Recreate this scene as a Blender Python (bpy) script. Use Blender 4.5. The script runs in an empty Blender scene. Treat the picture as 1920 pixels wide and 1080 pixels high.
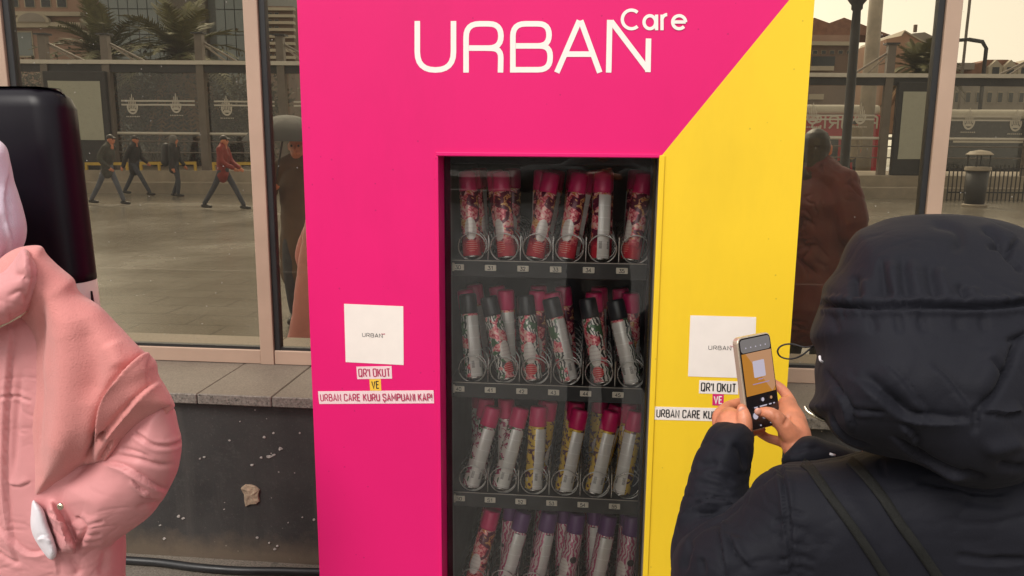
import bpy, bmesh, math, random
import numpy as np
from mathutils import Vector, Matrix, noise as mnoise

# ------------------------------------------------------------------ camera, world, sun, exposure
random.seed(7); np.random.seed(7)
scene = bpy.context.scene
COL = scene.collection
W, H, F = 1920., 1080., 1500.
CAM = np.array([0.0, -1.75, 1.62])
_y, _p, _r = math.radians(5.8), math.radians(-10.35), math.radians(0.4)
FW = np.array([-math.sin(_y)*math.cos(_p), math.cos(_y)*math.cos(_p), math.sin(_p)])
_rt = np.array([math.cos(_y), math.sin(_y), 0.]); _up = np.cross(_rt, FW)
RT = _rt*math.cos(_r) + _up*math.sin(_r); UP = np.cross(RT, FW)
cd = bpy.data.cameras.new('camera'); cam = bpy.data.objects.new('camera', cd); COL.objects.link(cam)
cam.matrix_world = Matrix(((RT[0], UP[0], -FW[0], CAM[0]), (RT[1], UP[1], -FW[1], CAM[1]), (RT[2], UP[2], -FW[2], CAM[2]), (0, 0, 0, 1)))
cd.sensor_width = 36.0; cd.lens = 36.0*F/W; cd.clip_start = 0.02; cd.clip_end = 2000
scene.camera = cam

SUN_EL, SUN_AZ = math.radians(48), math.radians(205)      # azimuth of the veiled sun, measured from +Y towards +X
world = bpy.data.worlds.new("World"); scene.world = world; world.use_nodes = True
wn = world.node_tree.nodes; wl = world.node_tree.links
bgn = wn['Background']; sky = wn.new('ShaderNodeTexSky'); sky.sky_type = 'NISHITA'; sky.sun_disc = False
sky.sun_elevation = SUN_EL; sky.sun_rotation = SUN_AZ; sky.air_density = 1.0; sky.dust_density = 2.0; sky.ozone_density = 1.0
tc = wn.new('ShaderNodeTexCoord'); sx = wn.new('ShaderNodeSeparateXYZ'); cx = wn.new('ShaderNodeCombineXYZ'); ma = wn.new('ShaderNodeMath'); mb_ = wn.new('ShaderNodeMath')   # overcast: the haze evens the sky out towards the horizon
ma.operation = 'ABSOLUTE'; mb_.operation = 'MULTIPLY_ADD'; mb_.inputs[1].default_value = .5; mb_.inputs[2].default_value = 2.0
wl.new(tc.outputs['Generated'], sx.inputs[0]); wl.new(sx.outputs[0], cx.inputs[0]); wl.new(sx.outputs[1], cx.inputs[1]); wl.new(sx.outputs[2], ma.inputs[0]); wl.new(ma.outputs[0], mb_.inputs[0]); wl.new(mb_.outputs[0], cx.inputs[2])
nv = wn.new('ShaderNodeVectorMath'); nv.operation = 'NORMALIZE'; wl.new(cx.outputs[0], nv.inputs[0]); wl.new(nv.outputs[0], sky.inputs['Vector'])
hs = wn.new('ShaderNodeHueSaturation'); hs.inputs['Saturation'].default_value = 0.12
tn = wn.new('ShaderNodeMix'); tn.data_type = 'RGBA'; tn.blend_type = 'MULTIPLY'; tn.inputs[0].default_value = 1.0
tn.inputs[7].default_value = (1.0, 0.965, 0.90, 1)
wl.new(sky.outputs[0], hs.inputs['Color']); wl.new(hs.outputs[0], tn.inputs[6]); wl.new(tn.outputs[2], bgn.inputs['Color'])
bgn.inputs['Strength'].default_value = 0.15
sd = bpy.data.lights.new('sun', 'SUN'); sd.energy = 1.2; sd.angle = math.radians(25); sd.color = (1.0, 0.95, 0.88)
sun = bpy.data.objects.new('sun', sd); COL.objects.link(sun)
_sdir = Vector((math.sin(SUN_AZ)*math.cos(SUN_EL), math.cos(SUN_AZ)*math.cos(SUN_EL), math.sin(SUN_EL)))
sun.rotation_euler = _sdir.to_track_quat('Z', 'Y').to_euler()
vs = scene.view_settings
vs.view_transform = 'Standard'; vs.look = 'None'; vs.gamma = 1.0; vs.use_curve_mapping = False; vs.exposure = 1.1

# ------------------------------------------------------------------ pixels to places
YG = 1.43                                                   # plane of the window glass
def ray(u, v): return FW + RT*((u-W/2)/F) - UP*((v-H/2)/F)
def atY(u, v, Y):
    d = ray(u, v); return CAM + d*((Y-CAM[1])/d[1])
def atZ(u, v, Z):
    d = ray(u, v); return CAM + d*((Z-CAM[2])/d[2])
def refl(u, v, a, b=0.0):                                   # a place on the street, found through its mirror image in the glass: plane y = a + b x
    d = ray(u, v); p = CAM + d*((YG-CAM[1])/d[1]); d = d*np.array([1, -1, 1.])
    s = (a + b*p[0] - p[1])/(d[1] - b*d[0]); return p + d*s
def proj(P):
    q = P - CAM; z = q@FW
    return np.stack([W/2 + F*(q@RT)/z, H/2 - F*(q@UP)/z], 1)

# ------------------------------------------------------------------ object helpers
def props(o, label=None, cat=None, group=None, kind=None):
    if label: o['label'] = label
    if cat: o['category'] = cat
    if group: o['group'] = group
    if kind: o['kind'] = kind
    return o
def thing(name, loc=(0, 0, 0), label=None, cat=None, group=None):
    o = bpy.data.objects.new(name, None); COL.objects.link(o); o.location = Vector(loc); o.empty_display_size = 0.1
    return props(o, label, cat, group)
def link(name, me, m=None, parent=None, label=None, cat=None, group=None, kind=None, smooth=False):
    o = bpy.data.objects.new(name, me); COL.objects.link(o)
    if m is not None and not me.materials:
        for k in (m if isinstance(m, (list, tuple)) else [m]): me.materials.append(k)
    if smooth and len(me.polygons): me.polygons.foreach_set('use_smooth', [True]*len(me.polygons))
    if parent is not None:                                  # geometry is given in world coordinates
        o.parent = parent
        if parent.parent is None: o.matrix_parent_inverse = Matrix.Translation(parent.location).inverted()
    return props(o, label, cat, group, kind)
class MB:
    """collects shapes in world coordinates and links them as one mesh object"""
    def __init__(s): s.v = []; s.f = []; s.mi = []; s.cur = 0
    def add(s, vs_, fs_):
        n = len(s.v); s.v += [tuple(p) for p in vs_]; s.f += [tuple(i+n for i in f) for f in fs_]; s.mi += [s.cur]*len(fs_); return s
    def box(s, x0, x1, y0, y1, z0, z1):
        return s.add([(x0,y0,z0),(x1,y0,z0),(x1,y1,z0),(x0,y1,z0),(x0,y0,z1),(x1,y0,z1),(x1,y1,z1),(x0,y1,z1)],
                     [(0,3,2,1),(4,5,6,7),(0,1,5,4),(1,2,6,5),(2,3,7,6),(3,0,4,7)])
    def beam(s, p, q, w, h, up=(0, 0, 1)):
        p = Vector(p); q = Vector(q); d = (q-p).normalized(); up = Vector(up)
        if abs(d.dot(up)) > .99: up = Vector((0, 1, 0))
        a = d.cross(up).normalized()*(w/2); b = a.cross(d).normalized()*(h/2)
        return s.add([p-a-b, p+a-b, p+a+b, p-a+b, q-a-b, q+a-b, q+a+b, q-a+b],
                     [(0,3,2,1),(4,5,6,7),(0,1,5,4),(1,2,6,5),(2,3,7,6),(3,0,4,7)])
    def prism(s, pts, off):                                 # planar polygon pushed along off
        n = len(pts); off = Vector(off); a = [Vector(p) for p in pts]; b = [p+off for p in a]
        return s.add(a+b, [tuple(range(n)), tuple(range(2*n-1, n-1, -1))]+[(i, i+n, (i+1) % n+n, (i+1) % n) for i in range(n)])
    def tube(s, path, r, n=8, caps=True):
        path = [Vector(p) for p in path]; m = len(path); rs = r if hasattr(r, '__len__') else [r]*m
        t0 = (path[1]-path[0]).normalized(); a = t0.orthogonal().normalized(); vs_ = []
        for i, p in enumerate(path):
            t = (path[min(i+1, m-1)]-path[max(i-1, 0)]).normalized(); a = (a-t*a.dot(t)).normalized(); b = t.cross(a)
            for k in range(n):
                an = 2*math.pi*k/n; vs_.append(p+(a*math.cos(an)+b*math.sin(an))*rs[i])
        fs_ = [(i*n+k, i*n+(k+1) % n, (i+1)*n+(k+1) % n, (i+1)*n+k) for i in range(m-1) for k in range(n)]
        if caps: fs_ += [tuple(range(n-1, -1, -1)), tuple(range((m-1)*n, m*n))]
        return s.add(vs_, fs_)
    def lathe(s, c, prof, n=24, ax=(0, 0, 1)):              # profile of (radius, height) about an axis through c
        c = Vector(c); ax = Vector(ax).normalized(); a = ax.orthogonal().normalized(); b = ax.cross(a)
        vs_ = [c+ax*h+(a*math.cos(2*math.pi*k/n)+b*math.sin(2*math.pi*k/n))*r for r, h in prof for k in range(n)]
        m = len(prof)
        fs_ = [(i*n+k, i*n+(k+1) % n, (i+1)*n+(k+1) % n, (i+1)*n+k) for i in range(m-1) for k in range(n)]
        fs_ += [tuple(range(n-1, -1, -1)), tuple(range((m-1)*n, m*n))]
        return s.add(vs_, fs_)
    def mesh(s, name='m'):
        me = bpy.data.meshes.new(name); me.from_pydata([tuple(p) for p in s.v], [], s.f)
        if any(s.mi): me.polygons.foreach_set('material_index', s.mi)
        me.update(); return me
    def build(s, name, m, parent=None, bevel=0, seg=2, smooth=False, **k):
        me = s.mesh(name); bm = bmesh.new(); bm.from_mesh(me)
        bmesh.ops.recalc_face_normals(bm, faces=bm.faces)
        if bevel:
            ed = [e for e in bm.edges if len(e.link_faces) == 2 and e.calc_face_angle(0) > .5]
            bmesh.ops.bevel(bm, geom=ed, offset=bevel, segments=seg, affect='EDGES', profile=.5, clamp_overlap=True)
        bm.to_mesh(me); bm.free()
        return link(name, me, m, parent, smooth=smooth, **k)

# ------------------------------------------------------------------ materials
MATS = {}
def nodes_of(m): m.use_nodes = True; return m.node_tree.nodes, m.node_tree.links
class NT:
    def __init__(s, name):
        s.m = bpy.data.materials.new(name); s.n, s.l = nodes_of(s.m); s.b = s.n['Principled BSDF']; s.out = s.n['Material Output']; MATS[name] = s.m
    def new(s, t, **k):
        n = s.n.new(t)
        for a, v in k.items(): setattr(n, a, v)
        return n
    def put(s, v, sock):
        if v is None: return
        if hasattr(v, 'node'): s.l.new(v, sock)
        elif isinstance(v, (tuple, list)) and len(v) == 3 and sock.type == 'RGBA': sock.default_value = (*v, 1)
        else: sock.default_value = v
    def math(s, op, a, b=None, c=None):
        n = s.new('ShaderNodeMath', operation=op)
        for i, x in enumerate((a, b, c)): s.put(x, n.inputs[i])
        return n.outputs[0]
    def mix(s, f, a, b, blend='MIX'):
        n = s.new('ShaderNodeMix', data_type='RGBA', blend_type=blend); s.put(f, n.inputs[0]); s.put(a, n.inputs[6]); s.put(b, n.inputs[7]); return n.outputs[2]
    def coord(s, out='Object', scale=None):
        t = s.new('ShaderNodeTexCoord').outputs[out]
        if scale is None: return t
        mp = s.new('ShaderNodeMapping'); s.l.new(t, mp.inputs[0]); mp.inputs['Scale'].default_value = scale; return mp.outputs[0]
    def noise(s, sc, vec=None, det=4, rough=.55, dist=0):
        n = s.new('ShaderNodeTexNoise'); n.inputs['Scale'].default_value = sc; n.inputs['Detail'].default_value = det; n.inputs['Roughness'].default_value = rough; n.inputs['Distortion'].default_value = dist
        s.l.new(vec if vec is not None else s.coord(), n.inputs['Vector']); return n.outputs['Fac']
    def voro(s, sc, vec=None, feat='F1', out='Distance', rnd=1):
        n = s.new('ShaderNodeTexVoronoi', feature=feat); n.inputs['Scale'].default_value = sc; n.inputs['Randomness'].default_value = rnd
        s.l.new(vec if vec is not None else s.coord(), n.inputs['Vector']); return n.outputs[out]
    def ramp(s, f, stops, interp='LINEAR'):
        n = s.new('ShaderNodeValToRGB'); n.color_ramp.interpolation = interp; e = n.color_ramp.elements
        while len(e) < len(stops): e.new(.5)
        for i, (p, c) in enumerate(stops): e[i].position = p; e[i].color = (*c, 1) if hasattr(c, '__len__') else (c, c, c, 1)
        s.put(f, n.inputs[0]); return n.outputs[0]
    def bump(s, h, strength=.3, dist=.01):
        n = s.new('ShaderNodeBump'); n.inputs['Strength'].default_value = strength; n.inputs['Distance'].default_value = dist; s.put(h, n.inputs['Height']); s.l.new(n.outputs[0], s.b.inputs['Normal']); return n
    def base(s, col=None, rough=None, metal=None, **k):
        s.put(col, s.b.inputs['Base Color']); s.put(rough, s.b.inputs['Roughness']); s.put(metal, s.b.inputs['Metallic'])
        for a, v in k.items(): s.put(v, s.b.inputs[a.replace('_', ' ')])
        return s.m
def mat(name, col, rough=.5, metal=0, var=.12, sc=6, bump=0, bsc=80, bdist=.002, rvar=.1, **k):
    t = NT(name); f = t.noise(sc, det=5)
    dark = tuple(max(c*(1-var), 0) for c in col); lite = tuple(min(c*(1+var), 1) for c in col)
    t.base(t.ramp(f, [(.3, dark), (.7, lite)]), t.math('MULTIPLY_ADD', t.noise(sc*2.3), rvar*2, rough-rvar), metal, **k)
    if bump: t.bump(t.noise(bsc, det=3), bump, bdist)
    return t.m
def specks(name, sc, thr, dark):                             # rain spatter and grime on painted sheet
    m = MATS[name]; t = NT.__new__(NT); t.m = m; t.n, t.l = m.node_tree.nodes, m.node_tree.links; t.b = t.n['Principled BSDF']; lk = t.b.inputs['Base Color'].links[0].from_socket; o = t.coord()
    sp = t.math('MULTIPLY', t.math('LESS_THAN', t.math('ADD', t.voro(sc, o), t.math('MULTIPLY', t.noise(sc*6, o, 2), .05)), thr), t.math('GREATER_THAN', t.noise(3.1, o, 3), .5)); sm = t.math('MULTIPLY', t.ramp(t.noise(2.3, t.coord(scale=(1, 1, .35)), 6, .7), [(.5, 0), (.8, 1)]), .16)
    c = t.mix(t.math('MULTIPLY', sp, .45), lk, dark); c = t.mix(sm, c, tuple(x*.6 for x in dark)); t.l.new(c, t.b.inputs['Base Color'])
def emat(name, col, st=1.0):
    t = NT(name); return t.base((0.02, .02, .02), .25, 0, Emission_Color=col, Emission_Strength=st)

mat('pink_panel', (.715, .0085, .155), .45, Specular_IOR_Level=.3, var=.03, sc=3, rvar=.05, bump=.04, bsc=4, bdist=.004)
mat('yellow_panel', (.84, .562, .026), .45, Specular_IOR_Level=.3, var=.03, sc=3, rvar=.05, bump=.04, bsc=4, bdist=.004)
specks('pink_panel', 30, .085, (.35, .01, .07)); specks('yellow_panel', 30, .085, (.4, .25, .03))
mat('white_vinyl', (.83, .79, .74), .5, var=.02)
mat('sticker_paper', (.82, .75, .70), .45, var=.03, sc=20)
mat('sticker_pinkish', (.82, .62, .64), .45, var=.04, sc=20)
mat('sticker_yellow', (.85, .52, .05), .45, var=.04, sc=20)
mat('sticker_magenta', (.62, .02, .16), .45, var=.04, sc=20)
mat('ink_black', (.018, .017, .018), .5, var=.1)
mat('ink_pink', (.45, .03, .10), .5, var=.1)
mat('black_metal', (.012, .012, .013), .45, var=.3, sc=10)
mat('black_plastic', (.008, .006, .010), .34, var=.2, sc=4, rvar=.05, Specular_IOR_Level=.2)
mat('steel_wire', (.55, .53, .5), .28, 1.0, var=.1)
mat('aluminium', (.42, .38, .34), .4, .7, var=.1)
mat('tag_paper', (.72, .66, .55), .5, var=.08, sc=60)
mat('frame_beige', (.43, .30, .225), .45, .15, var=.10, sc=3, bump=.06, bsc=30)
mat('gasket', (.012, .012, .013), .5, var=.2)
mat('cap_magenta', (.66, .014, .13), .35, var=.06)
mat('cap_black', (.02, .021, .025), .35, var=.1)
mat('cap_purple', (.14, .05, .18), .35, var=.08)
mat('can_metal', (.55, .52, .48), .25, 1.0, var=.08)
mat('rubber_black', (.012, .012, .013), .4, var=.3, sc=15)
mat('skin', (.57, .215, .12), .48, var=.2, sc=38, bump=.12, bsc=160, bdist=.001, Subsurface_Weight=.1, Subsurface_Radius=(.01, .004, .002))
mat('nail', (.68, .34, .26), .3, var=.05)
mat('hair_dark', (.016, .012, .010), .45, var=.4, sc=40, bump=.8, bsc=60)
mat('denim', (.045, .05, .065), .8, var=.25, sc=18, bump=.2, bsc=200)
mat('shoe_dark', (.02, .018, .017), .5, var=.3)
mat('lilac_fleece', (.60, .50, .60), .95, var=.06, sc=9, bump=.5, bsc=420, bdist=.0025, Sheen_Weight=.4)
mat('zipper_metal', (.6, .55, .42), .3, 1.0, var=.2, sc=200)
mat('white_cotton', (.70, .66, .70), .9, var=.05, sc=15, bump=.3, bsc=300)
mat('cord_black', (.01, .01, .012), .6, var=.2)

def cloth(name, col, rough, sheen, wr_sc, wr, fine_sc, fine, var=.08, dist=.004, spec=.3):
    t = NT(name); o = t.coord(); big = t.noise(wr_sc, o, 4, .55, .6); small = t.noise(fine_sc, o, 2)
    c = t.ramp(t.noise(5, o, 5), [(.3, tuple(x*(1-var) for x in col)), (.7, tuple(min(1, x*(1+var)) for x in col))])
    t.base(c, rough, 0, Sheen_Weight=sheen, Specular_IOR_Level=spec)
    t.bump(t.math('ADD', t.math('MULTIPLY', big, wr), t.math('MULTIPLY', small, fine)), .6, dist); return t.m
cloth('pink_puffer', (.585, .25, .255), .5, .1, 34, .35, 600, .10)
cloth('pink_fleece', (.58, .222, .208), .9, .25, 14, .4, 300, .5, var=.08, dist=.004)
cloth('navy_puffer', (.0098, .0100, .0148), .7, .02, 30, .35, 420, .12, var=.12, spec=.14)
cloth('navy_webbing', (.010, .011, .014), .75, .1, 30, .1, 600, .5)

# ------------------------------------------------------------------ lettering made of strokes
def rounded(pts, r):
    if r <= 0 or len(pts) < 3: return [np.array(p, float) for p in pts]
    P = [np.array(p, float) for p in pts]; out = [P[0]]
    for i in range(1, len(P)-1):
        a, b, c = P[i-1], P[i], P[i+1]; la, lc = np.linalg.norm(a-b), np.linalg.norm(c-b); q = min(r, la*.5, lc*.5)
        s, e = b+(a-b)/la*q, b+(c-b)/lc*q
        for k in range(7):
            t = k/6; out.append(s*(1-t)**2+b*2*t*(1-t)+e*t*t)
    out.append(P[-1]); return [p for i, p in enumerate(out) if i == 0 or np.linalg.norm(p-out[i-1]) > 1e-7]
def ribbon(pts, w):
    n = len(pts); L, R = [], []
    closed = np.linalg.norm(pts[0]-pts[-1]) < 1e-6
    for i in range(n):
        if closed: a, b = pts[(i-1) if i > 0 else n-2], pts[(i+1) if i < n-1 else 1]
        else: a, b = pts[max(i-1, 0)], pts[min(i+1, n-1)]
        d1 = pts[i]-a; d2 = b-pts[i]
        d1 = d1/np.linalg.norm(d1) if np.linalg.norm(d1) > 1e-9 else None; d2 = d2/np.linalg.norm(d2) if np.linalg.norm(d2) > 1e-9 else None
        if d1 is None: d1 = d2
        if d2 is None: d2 = d1
        t = d1+d2; l = np.linalg.norm(t); t = t/l if l > .3 else d1; nn = np.array([-t[1], t[0]]); k = 1/max(.45, abs(nn@np.array([-d1[1], d1[0]])))
        L.append(pts[i]+nn*w/2*k); R.append(pts[i]-nn*w/2*k)
    return L, R
def strokes(mb, lines, w, mp, lift):                        # lines of 2D points, mp(x, y, lift) -> 3D; each stroke a hair above the last
    for j, pts in enumerate(lines):
        L, R = ribbon(pts, w); n = len(L); h = lift+j*.00006
        mb.add([mp(p[0], p[1], h) for p in L]+[mp(p[0], p[1], h) for p in R], [(i, i+1, n+i+1, n+i) for i in range(n-1)])
O_ = ([(.24, 1), (.48, 1), (.48, 0), (0, 0), (0, 1), (.24, 1)], .2)
P_ = ([(0, 0), (0, 1), (.46, 1), (.46, .46), (.07, .46)], .2)
S_ = ([(.46, .74), (.46, 1), (0, 1), (0, .56), (.46, .44), (.46, 0), (0, 0), (0, .26)], .18)
GL = {'A': ([([(0, 0), (.25, 1), (.5, 0)], 0), ([(.09, .3), (.41, .3)], 0)], .5), 'B': ([([(0, 0), (0, 1), (.42, 1), (.42, .53), (.07, .53)], .18), ([(.2, .53), (.47, .53), (.47, 0), (.07, 0)], .18)], .47),
 'C': ([([(.46, .72), (.46, 1), (0, 1), (0, 0), (.46, 0), (.46, .28)], .2)], .46), 'E': ([([(.4, 1), (0, 1), (0, 0), (.4, 0)], 0), ([(0, .52), (.34, .52)], 0)], .4),
 'I': ([([(0, 0), (0, 1)], 0)], 0), 'K': ([([(0, 0), (0, 1)], 0), ([(.46, 1), (.04, .42)], 0), ([(.17, .58), (.48, 0)], 0)], .48),
 'M': ([([(0, 0), (0, 1), (.31, .3), (.62, 1), (.62, 0)], 0)], .62), 'N': ([([(0, 0), (0, 1), (.46, 0), (.46, 1)], 0)], .46),
 'O': ([O_], .48), 'P': ([P_], .46), 'Q': ([O_, ([(.28, .22), (.52, -.08)], 0)], .5), 'R': ([P_, ([(.22, .46), (.48, 0)], 0)], .48),
 'S': ([S_], .46), 'Ş': ([S_, ([(.23, -.05), (.25, -.16), (.12, -.24)], .05)], .46), 'T': ([([(0, 1), (.46, 1)], 0), ([(.23, 1), (.23, 0)], 0)], .46),
 'U': ([([(0, 1), (0, 0), (.46, 0), (.46, 1)], .22)], .46), 'V': ([([(0, 1), (.25, 0), (.5, 1)], 0)], .5), '!': ([([(0, 1), (0, .38)], 0), ([(0, .14), (0, 0)], 0)], 0), "'": ([([(0, 1), (0, .72)], 0)], 0),
 '0': ([O_], .48), '1': ([([(.0, .78), (.2, 1), (.2, 0)], 0)], .25), '2': ([([(0, .72), (0, 1), (.46, 1), (.46, .55), (0, 0), (.48, 0)], .16)], .48),
 '3': ([([(0, 1), (.46, 1), (.2, .58), (.46, .5), (.46, 0), (0, 0), (0, .2)], .12)], .46), '4': ([([(.36, 0), (.36, 1), (0, .3), (.5, .3)], 0)], .5), '5': ([([(.44, 1), (.04, 1), (0, .55), (.46, .6), (.46, 0), (0, 0), (0, .2)], .12)], .46), ' ': ([], .12),
 'o': ([([(.22, .62), (.44, .62), (.44, 0), (0, 0), (0, .62), (.22, .62)], .2)], .44)}
def word(text, w, h, gap=.24):                              # strokes of a word fitted into w x h
    tot = sum(GL[c][1] for c in text)+gap*(len(text)-1); x = 0; out = []; sx = w/tot
    for c in text:
        g, adv = GL[c]
        for pts, r in g: out.append([np.array([(p[0]+x)*sx, p[1]*h]) for p in rounded(pts, r)])
        x += adv+gap
    return out

# ------------------------------------------------------------------ ground
def ground_material():
    t = NT('wet_paving'); o = t.coord()
    br = t.new('ShaderNodeTexBrick'); br.inputs['Scale'].default_value = 1.0; br.inputs['Mortar Size'].default_value = .012; br.inputs['Brick Width'].default_value = .8; br.inputs['Row Height'].default_value = .4
    t.put((.215, .19, .155), br.inputs['Color1']); t.put((.195, .172, .14), br.inputs['Color2']); t.put((.13, .115, .095), br.inputs['Mortar']); t.l.new(o, br.inputs['Vector'])
    big = t.noise(.35, o, 5, .6); fine = t.noise(30, o, 5, .7); grit = t.noise(140, o, 3, .7)
    c = t.mix(t.ramp(big, [(.3, 0), (.8, .4)]), br.outputs['Color'], (.10, .088, .072)); c = t.mix(t.ramp(fine, [(.35, .0), (.75, .55)]), c, (.27, .24, .2)); c = t.mix(t.ramp(grit, [(.42, .5), (.55, 0)]), c, (.05, .046, .042))
    rough = t.ramp(t.noise(.45, o, 5, .65), [(.3, .10), (.75, .34)])
    t.base(c, rough, 0); t.bump(t.math('ADD', t.math('MULTIPLY', fine, .5), t.math('MULTIPLY', grit, .5)), .4, .006); return t.m
ground_material()
MB().add([(-300, -300, 0), (300, -300, 0), (300, 60, 0), (-300, 60, 0)], [(0, 1, 2, 3)]).build('ground', MATS['wet_paving'], kind='structure')

# ------------------------------------------------------------------ building front: dark base wall, granite ledge, bronze glass windows
def stone(name, c0, c1, dark, sc, bumpv):
    t = NT(name); o = t.coord(); a = t.noise(sc, o, 3, .8); b = t.voro(sc*1.3, o, out='Color'); g = t.noise(2.2, o, 5, .6)
    bw = t.new('ShaderNodeRGBToBW'); t.l.new(b, bw.inputs[0])
    c = t.mix(bw.outputs[0], c0, c1); c = t.mix(t.ramp(a, [(.56, 0), (.66, .9)]), c, dark); c = t.mix(t.ramp(g, [(.4, 0), (.7, .45)]), c, tuple(x*.55 for x in c0))
    t.base(c, .6, 0); t.bump(a, bumpv, .004); return t.m
stone('granite_top', (.125, .102, .080), (.20, .165, .135), (.06, .052, .045), 140, .15)
stone('granite_edge', (.12, .105, .088), (.26, .23, .20), (.03, .028, .025), 110, .7)
def wall_material():
    t = NT('dark_base_wall'); o = t.coord(); a = t.noise(3, o, 6, .65); sp = t.voro(24, o); sp2 = t.noise(6, o, 3); hz = t.new('ShaderNodeSeparateXYZ'); t.l.new(o, hz.inputs[0])
    c = t.ramp(a, [(.3, (.022, .021, .021)), (.7, (.046, .043, .041))])
    fl = t.math('MULTIPLY', t.math('LESS_THAN', t.math('ADD', sp, t.math('MULTIPLY', t.noise(90, o, 2), .12)), .135), t.math('GREATER_THAN', sp2, .52)); c = t.mix(t.math('MULTIPLY', fl, .75), c, (.34, .32, .29))
    st = t.math('MULTIPLY', t.ramp(t.noise(130, o, 4, .8), [(.60, 0), (.72, 1)]), .35); c = t.mix(st, c, (.2, .185, .165))
    c = t.mix(t.math('MULTIPLY', t.ramp(t.noise(7, t.coord(scale=(1.6, 1, .16)), 5, .7), [(.52, 0), (.72, 1)]), .4), c, (.085, .078, .07)); c = t.mix(t.math('MULTIPLY', t.ramp(t.noise(22, o, 6, .8), [(.55, 0), (.7, 1)]), .3), c, (.10, .095, .088))
    dirt = t.math('MULTIPLY', t.ramp(t.math('ADD', hz.outputs[2], t.math('MULTIPLY', t.noise(9, o, 5, .7), .16)), [(.1, 1), (.2, 0)]), .8); c = t.mix(dirt, c, (.15, .115, .08))
    t.base(c, .62, 0); t.bump(t.noise(60, o, 5, .75), .35, .004); return t.m
wall_material()
def window_glass():
    t = NT('bronze_glass'); t.n.remove(t.b); o = t.coord()
    g = t.new('ShaderNodeBsdfGlossy'); g.inputs['Color'].default_value = (.93, .82, .61, 1); g.inputs['Roughness'].default_value = .0
    tr = t.new('ShaderNodeBsdfTransparent'); tr.inputs['Color'].default_value = (.5, .43, .33, 1)
    bu = t.new('ShaderNodeBump'); bu.inputs['Strength'].default_value = .02; bu.inputs['Distance'].default_value = .003; t.l.new(t.noise(2.6, o, 2), bu.inputs['Height']); t.l.new(bu.outputs[0], g.inputs['Normal'])
    mx = t.new('ShaderNodeMixShader'); mx.inputs[0].default_value = .8; t.l.new(tr.outputs[0], mx.inputs[1]); t.l.new(g.outputs[0], mx.inputs[2])
    df = t.new('ShaderNodeBsdfDiffuse'); df.inputs['Color'].default_value = (.5, .47, .42, 1)     # dried rain spots, and a milky veil painting haze over the reflections
    spots = t.math('MULTIPLY', t.math('LESS_THAN', t.math('ADD', t.voro(26, o), t.math('MULTIPLY', t.noise(120, o, 2), .08)), .095), t.math('GREATER_THAN', t.noise(4, o, 3), .5))
    film = t.math('MULTIPLY', t.ramp(t.noise(3, t.coord(scale=(1, 1, .25)), 5, .7), [(.35, .45), (.8, 1)]), .05)
    m2 = t.new('ShaderNodeMixShader'); t.l.new(t.math('MAXIMUM', t.math('MULTIPLY', spots, .55), film), m2.inputs[0]); t.l.new(mx.outputs[0], m2.inputs[1]); t.l.new(df.outputs[0], m2.inputs[2])
    t.l.new(m2.outputs[0], t.out.inputs[0]); return t.m
window_glass()
mat('room_wall', (.20, .17, .14), .8); mat('room_floor', (.16, .13, .1), .5)
ZL = float(atY(450, 741, .99)[2]); ZR = float(atY(480, 657, 1.40)[2])     # ledge top, top of the bottom rail
fac = thing('office_building', (-.2, 1.2, 0), 'bronze mirror glass ground floor with beige frames over dark stone base', 'building')
MB().box(-7, 7, 1.02, 1.50, 0, ZL-.043).build('base_wall', MATS['dark_base_wall'], fac)
xs = [-7, -5.2, -3.6, -2.35, -1.46, -1.17, -.35, .62, 1.02, 2.2, 3.6, 5.2, 7]
for a, b in zip(xs, xs[1:]):
    o = MB().box(a+.0015, b-.0015, .985, 1.47, ZL-.04, ZL+random.uniform(-.001, .001)).build('ledge_slab', [MATS['granite_top'], MATS['granite_edge']], fac, bevel=.003, seg=1)
    for p in o.data.polygons:
        if p.normal.y < -.5: p.material_index = 1
def mull(u0, u1, v, name='mullion', y0=1.40, y1=1.47, m='frame_beige', z0=None, z1=3.3):
    x0, x1 = float(atY(u0, v, 1.40)[0]), float(atY(u1, v, 1.40)[0])
    return MB().box(x0, x1, y0, y1, ZL if z0 is None else z0, z1).build(name, MATS[m], fac, bevel=.002, seg=1), x0, x1
_, a0, a1 = mull(454, 481, 0); _, b0, b1 = mull(1777, 1807, 0); _, c0, c1 = mull(-70, -2, 0)
mull(481.5, 493, 0, 'gasket', 1.412, 1.465, 'gasket'); mull(1764, 1776.5, 0, 'gasket', 1.412, 1.465, 'gasket'); mull(-1.5, 11, 0, 'gasket', 1.412, 1.465, 'gasket')
e0 = float(atY(700, 0, 1.4)[0])
mulls = [(-6.0, -5.92), (-4.1, -4.02), (c0, c1), (a0, a1), (-.42, -.36), (b0, b1), (2.75, 2.83), (4.6, 4.68), (6.4, 6.48)]
for k in (0, 1, 4, 6, 7, 8): MB().box(mulls[k][0], mulls[k][1], 1.40, 1.47, ZL, 3.3).build('mullion', MATS['frame_beige'], fac, bevel=.002, seg=1)
for (p0, p1), (q0, q1) in zip(mulls, mulls[1:]):
    l, r = p1+.001, q0-.001
    MB().box(l, r, 1.405, 1.468, ZL+.001, ZR).build('bottom_rail', MATS['frame_beige'], fac, bevel=.002, seg=1)
    MB().box(l, r, 1.415, 1.46, ZR+.001, ZR+.012).build('gasket', MATS['gasket'], fac)
    MB().box(l, r, 1.405, 1.468, 3.22, 3.3).build('top_rail', MATS['frame_beige'], fac, bevel=.002, seg=1)
    MB().add([(l, YG, ZR+.006), (r, YG, ZR+.006), (r, YG, 3.23), (l, YG, 3.23)], [(0, 1, 2, 3)]).build('glass_pane', MATS['bronze_glass'], fac)
MB().box(-7, 7, 1.36, 1.75, 3.301, 4.6).build('fascia', MATS['granite_top'], fac)
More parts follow.
